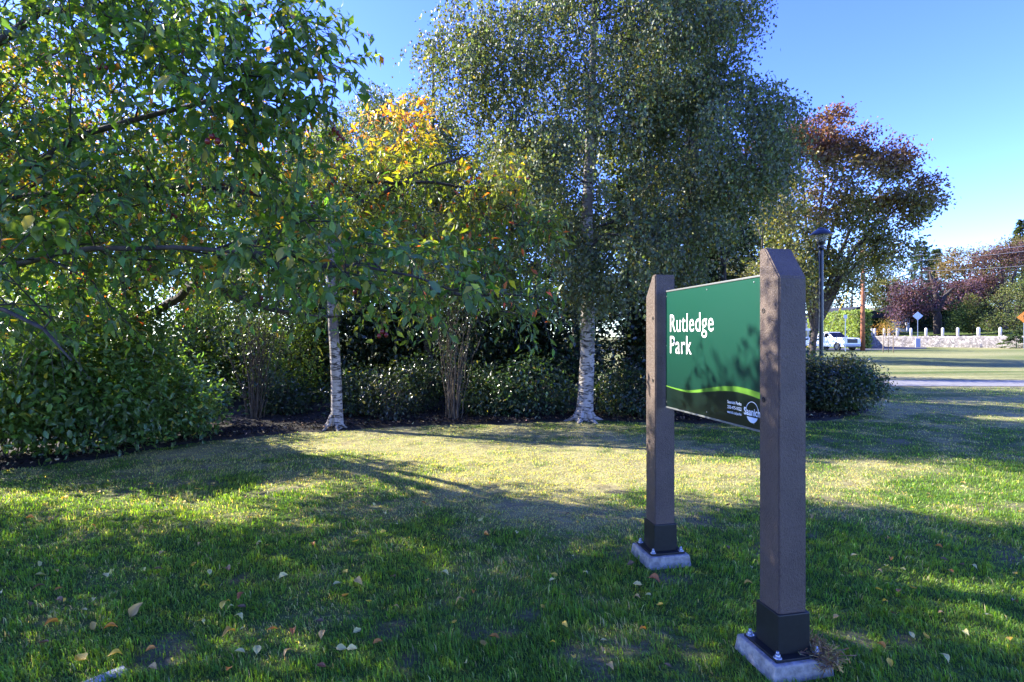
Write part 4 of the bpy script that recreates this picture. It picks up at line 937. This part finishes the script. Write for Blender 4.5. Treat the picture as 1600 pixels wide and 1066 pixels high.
# ------------------------------------------------------------------ street lamp
lp = P(1283, HY, 15.9); lp[2] = 0
lamp = thing('street_lamp', lp, 'black park lamp post with a domed shade and clear ribbed globe', 'street lamp')
b = BM(); b.lathe([(.11, -.05), (.11, .25), (.085, .32), (.06, .9), (.055, 3.9), (.048, 3.95)], n=14); b.build('pole', M_LAMPBLACK, lamp)
b = BM(); b.lathe([(.05, 3.95), (.085, 3.97), (.085, 4.02), (.07, 4.05), (.075, 4.1), (.11, 4.14), (.11, 4.16)], n=16); b.build('collar', M_LAMPBLACK, lamp)
mg, n, l, bs = new_mat('lamp_glass'); bs.inputs['Base Color'].default_value = (.75, .78, .8, 1); bs.inputs['Roughness'].default_value = .2; bs.inputs['Transmission Weight'].default_value = .7
b = BM(); b.lathe([(.10, 4.16), (.15, 4.24), (.19, 4.34), (.20, 4.38)], n=20); b.build('globe', mg, lamp)
b = BM()
for k in range(10):
    a = k * math.pi / 5; c_, s_ = math.cos(a), math.sin(a); b.cyl((.105 * c_, .105 * s_, 4.16), (.20 * c_, .20 * s_, 4.37), .006, n=4)
b.build('rib_cage', M_LAMPBLACK, lamp)
b = BM(); b.lathe([(.30, 4.34), (.305, 4.37), (.27, 4.41), (.20, 4.47), (.13, 4.52), (.10, 4.53), (.09, 4.56), (.03, 4.58), (.005, 4.59)], n=24); b.build('lamp_shade', plain('dark_lamp_shade', (.02, .021, .024), .3), lamp)

# ------------------------------------------------------------------ far side: vehicles, pole, wall, posts, hedges, houses, signs
M_CARW = plain('white_car_paint', (.78, .79, .80), .25); M_GLASSD = plain('dark_car_glass', (.02, .022, .025), .08); M_TYRE = plain('tyre_rubber', (.015, .015, .015), .8); M_RIM = plain('wheel_rim', (.10, .10, .105), .4, metal=.6)
M_TRIM = plain('black_trim', (.012, .012, .013), .5); M_LIGHT = plain('headlamp', (.7, .72, .75), .15)
tr = thing('pickup_truck', (35.0, 61.8, .012), 'white crew cab pickup truck parked beyond the park beside the wooden pole', 'pickup truck', rz=math.radians(-78))
def arch(cx, r, n=8): return [(cx - r * math.cos(math.pi * k / n), .42 + r * math.sin(math.pi * k / n) * 1.02) for k in range(n + 1)]
W2 = 1.0
prof = [(-2.9, .48)] + arch(-1.75, .47) + arch(1.95, .47) + [(2.85, .42), (2.95, .7), (2.93, 1.20), (2.7, 1.34), (1.15, 1.40), (-.95, 1.38), (-2.9, 1.36)]
b = BM(); b.prism(prof, -W2, W2); b.build('body', M_CARW, tr)
b = BM(); bb = b.b
lo = [(-1.0, 1.30), (1.2, 1.30)]; hi = [(-.85, 1.93), (.55, 1.93)]
vv = [bb.verts.new(v) for v in ((-1.0, -.97, 1.37), (1.35, -.97, 1.37), (1.35, .97, 1.37), (-1.0, .97, 1.37), (-.85, -.80, 1.98), (.45, -.80, 1.98), (.45, .80, 1.98), (-.85, .80, 1.98))]
for f in ((0, 1, 5, 4), (1, 2, 6, 5), (2, 3, 7, 6), (3, 0, 4, 7), (4, 5, 6, 7), (3, 2, 1, 0)): bb.faces.new([vv[i] for i in f])
bmesh.ops.bevel(bb, geom=bb.edges[:], offset=.05, segments=2, affect='EDGES'); b.build('cab', M_CARW, tr)
def quad(name, pts, mat, par, th_=.01):
    b = bmesh.new(); f = b.faces.new([b.verts.new(p) for p in pts]); r = bmesh.ops.solidify(b, geom=[f], thickness=th_); bmesh.ops.recalc_face_normals(b, faces=b.faces[:])
    me = bpy.data.meshes.new(name); b.to_mesh(me); b.free(); me.materials.append(mat); return link(name, me, par)
for s in (-1, 1):
    f = lambda x_, z_: (x_, s * (.985 - (z_ - 1.37) / .61 * .17), z_ + .05)
    quad('rear_window', [f(-.85, 1.36), f(.02, 1.36), f(.02, 1.82), f(-.72, 1.82)], M_GLASSD, tr)
    quad('front_window', [f(.1, 1.36), f(1.0, 1.36), f(.45, 1.82), f(.1, 1.82)], M_GLASSD, tr)
    b = BM(); b.box((.95, s * 1.1, 1.42), (.12, .22, .2), bev=.03); b.build('mirror', M_CARW, tr)
    b = BM(); b.box((2.9, s * .78, .98), (.1, .36, .2), bev=.02); b.build('headlight', M_LIGHT, tr)
    for cx in (-1.75, 1.95):
        b = BM(); b.cyl((cx, s * .80, .41), (cx, s * 1.02, .41), .41, n=22); w = b.build('wheel', M_TYRE, tr)
        b = BM(); b.cyl((cx, s * 1.015, .41), (cx, s * 1.03, .41), .22, n=16); b.build('rim', M_RIM, w)
quad('windscreen', [(1.31, -.88, 1.42), (1.31, .88, 1.42), (.57, .74, 1.92), (.57, -.74, 1.92)], M_GLASSD, tr)
b = BM(); b.box((2.94, 0, 1.02), (.08, 1.25, .42), bev=.03); b.build('grille', M_TRIM, tr)
b = BM(); b.box((2.95, 0, .55), (.22, 1.9, .25), bev=.05); b.build('bumper', plain('bumper_grey', (.3, .31, .33), .4), tr)
b = BM(); b.box((2.98, 0, .40), (.16, 1.5, .12), bev=.02); b.build('lower_grille', M_TRIM, tr)
b = BM(); b.box((2.965, 0, 1.0), (.02, .5, .09)); b.build('grille_badge', M_RIM, tr)
b = BM()
b.box((-1.95, 0, 1.375), (1.75, 1.7, .02)); b.build('bed_cover', M_TRIM, tr)
va = thing('van', (36.6, 72, .012), 'white van with dark rear windows mostly hidden behind the ash trunk', 'van', rz=math.radians(10))
b = BM(); b.prism([(-2.4, .4), (2.5, .4), (2.55, .9), (2.3, 1.2), (1.6, 2.35), (1.3, 2.5), (-2.3, 2.5), (-2.4, 2.3)], -.95, .95); b.build('body', M_CARW, va)
for x0, x1 in ((-2.1, -.7), (-.6, .6), (.7, 1.5)): b = BM(); b.box(((x0 + x1) / 2, -.955, 1.85), (x1 - x0, .02, .8)); b.build('window', M_GLASSD, va)
for cx in (-1.5, 1.6):
    for s in (-1, 1): b = BM(); b.cyl((cx, s * .75, .36), (cx, s * .97, .36), .36, n=16); b.build('wheel', M_TYRE, va)

up = P(1348, HY, 60); up[2] = 0
pole = thing('utility_pole', up, 'orange brown wooden utility pole beside the pickup truck', 'utility pole')
b = BM(); b.cyl((0, 0, -.1), (0, 0, 10.8), .24, .16, n=12); b.build('pole', plain('orange_wood_pole', (.26, .10, .045), .8, noise=.35, scale=4, bump=.4, bscale=20), pole)
b = BM(); b.box((0, 0, 10.3), (2.2, .12, .12), bev=.01); b.build('crossarm', plain('crossarm_wood', (.12, .08, .05), .8), pole)
for k in range(3): b = BM(); b.lathe([(.04, 0), (.06, .05), (.03, .1), (.05, .14), (.01, .18)], c=(-.9 + .9 * k, 0, 10.36), n=8); b.build('insulator', plain('grey_insulator', (.3, .3, .3), .3), pole)
M_WIRE = plain('grey_wire', (.30, .29, .28), .5)
def wire(label, a, b_, sag, r=.02):
    a, b_ = np.array(a), np.array(b_); t = np.linspace(0, 1, 30)[:, None]; p = a * (1 - t) + b_ * t; p[:, 2:3] -= sag * 4 * t * (1 - t)
    V, Fa = tube_geo([(p - a, np.full(30, r), 4)]); o = link('power_line', mesh_np('power_line', V, [Fa], mat=M_WIRE), None, loc=tuple(a)); tag(o, label, 'power line', 'power lines over the far street')
for k, (ya, yb, lab) in enumerate(((402, 372, 'topmost power line crossing over the far trees'), (410, 380, 'second power line just below the topmost one'), (424, 406, 'lowest power line crossing the plum tree crowns'))):
    wire(lab, P(1350 + 3 * k, ya, 60), P(1700, yb, 56), .35, .022)
gw = thing('guy_wire', P(1311, 486, 66), 'yellow guard on a slanted guy wire above the clipped hedge', 'guy wire')
b = BM(); b.cyl((0, 0, 0), tuple(P(1326, 454, 66) - P(1311, 486, 66)), .07, n=6); b.build('yellow_guard', plain('yellow_plastic', (.55, .42, .03), .5), gw)
b = BM(); b.cyl((-1.5, 0, -3.0), tuple(P(1345, 412, 63) - P(1311, 486, 66)), .012, n=4); b.build('cable', M_WIRE, gw)

# stone retaining wall with bollard posts, raised lawn behind
WD = 74.0
def wx(px, D=WD): return (px - 800) / F * D
WA, WB = np.array([54.05, 86.0]), np.array([76.0, 61.6])           # the wall runs from the driveway towards the right foreground
WT = (WB - WA) / np.linalg.norm(WB - WA); WN = np.array([WT[1], -WT[0]])   # WN looks at the park
def on_wall(px):
    m = (px - 800) / F; k = (m * WA[1] - WA[0]) / (WT[0] - m * WT[1]); return WA + WT * k
m_stone, n, l, bs = new_mat('rubble_stone')
g = n.new('ShaderNodeNewGeometry'); v1 = n.new('ShaderNodeTexVoronoi'); v1.inputs['Scale'].default_value = 4.2; v1.distance = 'CHEBYCHEV'; l.new(g.outputs['Position'], v1.inputs['Vector'])
v2 = n.new('ShaderNodeTexVoronoi'); v2.feature = 'DISTANCE_TO_EDGE'; v2.inputs['Scale'].default_value = 4.2; l.new(g.outputs['Position'], v2.inputs['Vector'])
cr = n.new('ShaderNodeValToRGB'); cr.color_ramp.elements[0].color = (.12, .11, .10, 1); cr.color_ramp.elements[1].color = (.46, .42, .38, 1); l.new(v1.outputs['Color'], cr.inputs[0])
mx = n.new('ShaderNodeMix'); mx.data_type = 'RGBA'; mx.inputs[7].default_value = (.10, .09, .09, 1)
mr = n.new('ShaderNodeMapRange'); mr.inputs[1].default_value = .0; mr.inputs[2].default_value = .09; mr.inputs[3].default_value = 1; mr.inputs[4].default_value = 0; l.new(v2.outputs['Distance'], mr.inputs[0])
l.new(mr.outputs[0], mx.inputs[0]); l.new(cr.outputs[0], mx.inputs[6]); l.new(mx.outputs[2], bs.inputs['Base Color']); bs.inputs['Roughness'].default_value = .9
wall = thing('stone_wall', (wx(1500), WD, 0), 'low grey rubble stone retaining wall across the far side of the park', 'wall')
rng = np.random.default_rng(61)
WLEN = float(np.linalg.norm(WB - WA)); nxw, nzw = 190, 8; wc = on_wall(1500)
if (WN @ wc) > 0: WN = -WN
xs = np.linspace(0, WLEN, nxw); zs = np.linspace(-.1, 1.55, nzw)
Xw, Zw = np.meshgrid(xs, zs); pw = np.stack([Xw.ravel(), Zw.ravel()], -1)
Zt = Zw.ravel() + .06 * (Zw.ravel() > 1.4) * rng.normal(0, 1, Xw.size)
def wv(a, off, z_):
    q_ = WA[None] + WT[None] * np.asarray(a)[:, None] + WN[None] * np.broadcast_to(off, np.shape(a))[:, None]; return np.column_stack([q_[:, 0] - wx(1500), q_[:, 1] - WD, np.broadcast_to(z_, np.shape(a))])
V = wv(pw[:, 0], .28 + .12 * vnoise(pw, 2.4, 5), Zt); i = (np.arange(nzw - 1)[:, None] * nxw + np.arange(nxw - 1)[None]).ravel()
Fw = [np.stack([i, i + 1, i + 1 + nxw, i + nxw], -1)]
nb = len(V); V = np.concatenate([V, wv(xs, -.3, 1.55)]); j = np.arange(nxw - 1); top0 = (nzw - 1) * nxw
Fw.append(np.stack([top0 + j, top0 + j + 1, nb + j + 1, nb + j], -1))
V = np.concatenate([V, wv(xs, -.3, -.1)]); nb2 = nb + nxw
Fw.append(np.stack([nb + j, nb + j + 1, nb2 + j + 1, nb2 + j], -1)); Fw.append(np.array([[0, top0, nb, nb2]]))
link('stonework', mesh_np('stonework', V, Fw, mat=m_stone), wall)
# raised lawn behind wall: one sheet
ga, gb = np.meshgrid(np.linspace(0, WLEN, 40), np.array([.31, 1, 4, 9, 18, 40, 90]))
X2 = WA[0] + WT[0] * ga - WN[0] * gb; Y2 = WA[1] + WT[1] * ga - WN[1] * gb; Z2 = 1.44 + .055 * gb + .10 * np.sin(ga * .5) * (gb > .5)
i = (np.arange(6)[:, None] * 40 + np.arange(39)[None]).ravel()
cc2 = np.tile(np.array([.075, .11, .025]), (X2.size, 1))
o = link('raised_lawn', mesh_np('raised_lawn', np.column_stack([X2.ravel(), Y2.ravel(), Z2.ravel()]), [np.stack([i, i + 1, i + 41, i + 40], -1)], col=cc2, mat=M_LAWN)); tag(o, 'green lawn on the bank above the stone wall', kind='structure')
M_POSTW = plain('white_post_paint', (.62, .60, .56), .7, noise=.12, scale=6)
posts = [(1362, 'leftmost white post on the stone wall'), (1366.8, 'white post close beside the leftmost one on the wall'), (1381.5, 'white post on the wall just left of the sapling'), (1389, 'white post on the wall right behind the sapling'),
         (1402, 'white post on the wall in front of the white garden lamps'), (1423.5, 'white post on the wall left of the back turned diamond sign'), (1447, 'white post on the wall right of the back turned diamond sign'), (1473, 'white post on the wall beside the plum trunk'),
         (1496.5, 'white post on the wall before the left cypress'), (1529, 'thickest white post on the wall right of the cypresses'), (1563, 'rightmost white post on the wall by the olive bush')]
for a_, lab in posts:
    w = .17 if a_ != 1529 else .2
    b = BM(); b.lathe([(w, 0), (w, 1.0), (w * .95, 1.08), (w * .7, 1.15), (w * .3, 1.19), (.01, 1.2)], n=10)
    tag(b.build('bollard', M_POSTW, None, loc=(*[float(v_) for v_ in on_wall(a_)], 1.55)), lab, 'bollard', 'white posts on the stone wall')
# chains would be under a pixel; two posts carry a rail at the driveway
# hedge
def hedge(label, a, b_, w, h, seed, col, n=9000):
    rng = np.random.default_rng(seed); a, b_ = np.array([a[0], a[1], 0.]), np.array([b_[0], b_[1], 0.]); t = unit(b_ - a); s = np.array([-t[1], t[0], 0]); Lh = np.linalg.norm(b_ - a); c = (a + b_) / 2
    th = thing('hedge', c, label, 'hedge')
    cb = BM(); cb.box((0, 0, h / 2 - .1), (Lh - .5, w - .5, h - .3)); co = cb.build('inner_twigs', plain('hedge_core', (.015, .02, .01), .9), th); co.rotation_euler[2] = math.atan2(t[1], t[0])
    u, v, z_ = rng.uniform(-.5, .5, n) * Lh, rng.uniform(-.5, .5, n) * w, rng.uniform(0, 1, n) * h
    f = rng.integers(0, 5, n); v = np.where(f < 2, -w / 2, np.where(f == 2, w / 2, v)); z_ = np.where(f == 3, h, z_); u = np.where(f == 4, np.sign(u) * Lh / 2, u)
    q = t * u[:, None] + s * v[:, None]; q[:, 2] = z_; q += rng.normal(0, .09, (n, 3)); q += (vnoise(q, .7, seed) - .5)[:, None] * .35
    leaf_obj('foliage', q, rng.normal(0, 1, (n, 3)), rng.normal(0, .6, (n, 3)) - s * .6 + (0, 0, .5), .26 * rng.uniform(.6, 1.2, n), np.full(n, .6), T_QUAD, mono(col, .3)(q, rng), M_FAR, th, np.zeros(3))['kind'] = 'stuff'
hedge('tall clipped light green hedge behind the pickup truck', (wx(1271, 88), 88), (wx(1350, 70), 70), 1.6, 4.7, 71, (.15, .20, .05))
hedge('dark shaded return of clipped hedge behind the first wall posts', (wx(1353, 89), 89), (wx(1379, 90), 90), 1.8, 5.3, 72, (.035, .07, .02), 5000)  # leaf colour darkened to carry the shade on the hedge's unlit face
hedge('dark boundary hedge behind the cypresses and plum trees', (wx(1395, 100), 100), (wx(1680, 104), 104), 1.5, 7.2, 73, (.03, .045, .02), 9000)
# houses
def house(label, px, D, w, d, h, rz, wallc, roofc, seed):
    c = P(px, HY, D); c[2] = 0; th = thing('house', c, label, 'house', rz=rz)
    b = BM(); b.box((0, 0, h / 2), (w, d, h)); b.build('wall', plain('house_wall_%d' % seed, wallc, .8, noise=.1, scale=2), th)
    b = BM(); b.prism([(-w / 2 - .4, h), (w / 2 + .4, h), (0, h + w * .15)], -d / 2 - .4, d / 2 + .4); b.build('roof', plain('house_roof_%d' % seed, roofc, .9, noise=.2, scale=3), th)
    for k, xx in enumerate((-w * .3, 0, w * .3)):
        f = BM(); f.box((xx, -d / 2 - .01, h * .6), (1.4, .08, 1.3)); fr = f.build('window', plain('window_frame_white', (.6, .6, .6), .6), th)
        p = BM(); p.box((xx, -d / 2 - .06, h * .6), (1.2, .03, 1.1)); p.build('pane', M_GLASSD, fr)
house('dark blue house behind the hedge and ash tree', 1312, 92, 12, 8, 4.4, .2, (.012, .022, .07), (.015, .018, .025), 1)
house('low white garage behind the dark hedge return', 1376, 97, 6.5, 5, 5.6, 0, (.55, .55, .53), (.2, .2, .2), 2)
# sapling with stakes
sp = G(1388, 551); spt = thing('sapling', sp, 'young sapling with orange leaves tied between two stakes', 'tree')
for dx in (-.30, .30):
    b = BM(); b.cyl((dx * 1.6, 0, -.1), (dx * 1.6, 0, 1.75), .04, n=6); b.build('stake', plain('grey_stake', (.22, .17, .12), .8), spt)
b = BM(); b.cyl((0, 0, -.05), (.03, 0, 2.6), .03, .015, n=6); b.build('trunk', M_STEM, spt)
rng = np.random.default_rng(62); q = np.array([0, 0, 2.3]) + rng.normal(0, 1, (900, 3)) * np.array([.55, .5, .42])
leaf_obj('crown', q, rng.normal(0, 1, (900, 3)), rng.normal(0, 1, (900, 3)), .12 * rng.uniform(.6, 1.2, 900), np.full(900, .5), T_RHOMB, mono((.32, .17, .05), .3, (.2, .17, .05), 2)(q, rng), M_FAR, spt, np.zeros(3))['kind'] = 'stuff'
# signs
def road_sign(label, px, ytop, ybase, D, size, shape, facec, name='road_sign', base_box=False):
    g = P(px, HY, D); g[2] = 0; H = EYE - (ytop - HY) / F * D; th = thing(name, g, label, 'sign', rz=-math.atan2(g[0], g[1]) * .6)
    b = BM(); b.box((0, .03, (H - size * .3) / 2), (.07, .05, H - size * .3)); b.build('post', M_GALV, th)
    b = BM()
    b.box((0, -.02, H - size * .71 if shape == 'diamond' else H - size * .6), (size, .02, size if shape == 'diamond' else size * 1.2), ry=math.pi / 4 if shape == 'diamond' else 0, bev=.004)
    b.build('sign_plate', plain('sign_face_' + str(px), facec, .35), th)
    if base_box:
        b = BM(); b.box((0, 0, .62), (.55, .35, 1.25), bev=.02); b.build('base_sleeve', plain('blue_grey_sleeve', (.26, .30, .40), .6), th)
    if facec[0] > .5 and facec[2] < .1:
        b = BM(); b.box((0, -.034, H - size * .71), (.08, .004, .45)); b.box((0, -.034, H - size * .55), (.22, .004, .08)); b.build('symbol', M_TRIM, th)
    return th
road_sign('back of a pale blue grey diamond road sign in front of the stone wall', 1434, 487, 541, 78, .86, 'diamond', (.42, .52, .66), base_box=True)
road_sign('orange diamond warning sign at the right edge of the picture', 1600, 487, 541, 70, 1.0, 'diamond', (.85, .28, .02))
road_sign('small grey sign on a thin post in front of the pickup truck', 1321, 492, 550, 55, .30, 'rect', (.5, .53, .58))
for a_, d_, lab in ((1405, 88, 'white globe garden lamp behind the wall posts'), (1417, 91, 'taller white lamp right of the globe garden lamp')):
    b = BM(); b.cyl((0, 0, 0), (0, 0, 1.5), .05, n=6); b.lathe([(.05, 1.5), (.2, 1.6), (.26, 1.8), (.2, 2.0), (.05, 2.08)], n=10)
    g = P(a_, HY, d_); g[2] = 1.75; tag(b.build('garden_lamp', plain('white_lamp', (.75, .75, .74), .5), None, loc=tuple(g)), lab, 'lamp')

# far trees above the wall
zt = 1.9
PL = mono((.10, .055, .075), .3, (.065, .035, .05), .35)
crown_tree('plum_tree', 'spreading purple leaved plum tree with a dark trunk behind the wall', 1465, 84, .75, 3.4, [blob(1430, 460, 84, 32, 28, 2.5), blob(1465, 440, 84, 42, 30, 3), blob(1495, 455, 84, 30, 25, 2.5), blob(1410, 485, 84, 18, 18, 1.5), blob(1450, 425, 84, 26, 14, 2)], 200, 40, .30, .60, PL, 801, z0=zt, nf=.25)
crown_tree('plum_tree', 'purple plum tree behind the olive bush at the right edge', 1570, 90, .6, 4, [blob(1560, 420, 90, 45, 32, 3), blob(1600, 410, 90, 35, 30, 3), blob(1530, 455, 90, 25, 16, 2)], 200, 38, .32, .6, mono((.10, .055, .06), .3, (.08, .045, .05), .3), 802, z0=zt, nf=.25)
for a_, t_, lab, s in ((1495, 470, 'shorter dark green cypress behind the wall', 803), (1520, 455, 'taller olive green cypress behind the wall', 804), (1508, 440, 'narrow cypress rising between the other two', 805)):
    D_ = 81 if s < 805 else 88
    crown_tree('cypress_tree', lab, a_, D_ + 3, .15, 1.0, [blob(a_, (t_ + 520) / 2, D_, 13, (520 - t_) / 2, 1.2), blob(a_ - 3, 505, D_, 15, 14, 1.2)], 90, 34, .22, .32, mono((.045, .075, .022) if s != 804 else (.10, .11, .035)), s, z0=zt, limbs=False, nf=0)
crown_tree('broadleaf_tree', 'olive green spreading bush tree in front of the right end of the wall', 1585, 77, .2, 1.2, [blob(1585, 480, 77, 38, 36, 2.2), blob(1570, 505, 77, 30, 20, 2), blob(1610, 470, 77, 30, 40, 2)], 180, 30, .24, .45, mono((.10, .11, .035), .3, (.07, .09, .03), .4), 806, z0=1.4, nf=.4)
conifer('small spreading juniper overhanging the wall at right', 1588, 71.3, 2.2, 2.4, 807, (.045, .075, .035), 2500, .3, zlow=.1)
crown_tree('broadleaf_tree', 'yellow leaved tree above the hedge return', 1385, 94, .2, 3, [blob(1385, 455, 94, 22, 26, 1.8), blob(1375, 475, 94, 14, 14, 1.6)], 110, 28, .24, .4, mono((.15, .15, .045)), 808, nf=.4)
crown_tree('broadleaf_tree', 'brown tinged tree on the skyline behind the plum trees', 1508, 112, .4, 6, [blob(1500, 412, 112, 30, 24, 3), blob(1480, 430, 112, 30, 20, 3)], 130, 26, .38, .8, mono((.16, .11, .05), .3, (.09, .09, .04), .2), 809, z0=3, nf=.2)
crown_tree('broadleaf_tree', 'pale yellow green tree on the skyline', 1538, 108, .4, 6, [blob(1538, 410, 108, 22, 26, 2.6), blob(1560, 425, 108, 20, 18, 2.6)], 110, 26, .36, .7, mono((.19, .18, .06)), 810, z0=3, nf=.2)
conifer('blue green conifer on the skyline left of the plum trees', 1440, 118, 20.5, 5.5, 811, (.05, .075, .06), 6000, .8, z0=1)
conifer('second blue green conifer on the skyline behind the ash crown', 1463, 125, 20, 5, 812, (.05, .075, .055), 6000, .8, z0=1)
conifer('tall dark conifer at the right edge of the skyline', 1598, 120, 24.5, 6, 813, (.035, .055, .03), 7000, .9, z0=2)
crown_tree('broadleaf_tree', 'tree with golden top at the right edge of the skyline', 1590, 105, .4, 6, [blob(1590, 395, 105, 26, 26, 3)], 90, 26, .36, .7, mono((.14, .12, .05)), 814, z0=3, nf=.2)
crown_tree('broadleaf_tree', 'dark tree mass behind the hedge under the ash crown', 1330, 98, .4, 5, [blob(1330, 450, 98, 70, 45, 4), blob(1270, 460, 98, 50, 40, 4), blob(1390, 440, 98, 45, 40, 4)], 260, 28, .36, .8, mono((.045, .055, .03)), 815, nf=.2)
crown_tree('broadleaf_tree', 'dark tree behind the cypresses and plum trunk', 1500, 95, .4, 4, [blob(1450, 480, 95, 50, 34, 3), blob(1520, 475, 95, 50, 40, 3), blob(1580, 470, 95, 50, 40, 3)], 420, 30, .42, .8, mono((.03, .045, .022)), 816, z0=2, nf=.2)
# row beyond the park on the left, glimpsed through the trees
rowl = ['far tree behind the %s' % s for s in ('left edge shrubs', 'left bushes', 'left limb', 'fan of brown stems', 'slender birch', 'tan stemmed fan', 'big birch', 'sign panel')]
for k, lab in enumerate(rowl):
    a_ = -60 + k * 175
    crown_tree('broadleaf_tree', lab, a_, 62 + (k * 7) % 11, .3, 3, [blob(a_, 455, 64, 95, 50, 4), blob(a_ + 40, 430, 64, 60, 40, 3)], 130, 26, .45, .9, mono((.06, .085, .03), .3, (.09, .10, .03), .2), 830 + k, nf=.2, group='far trees across the street')
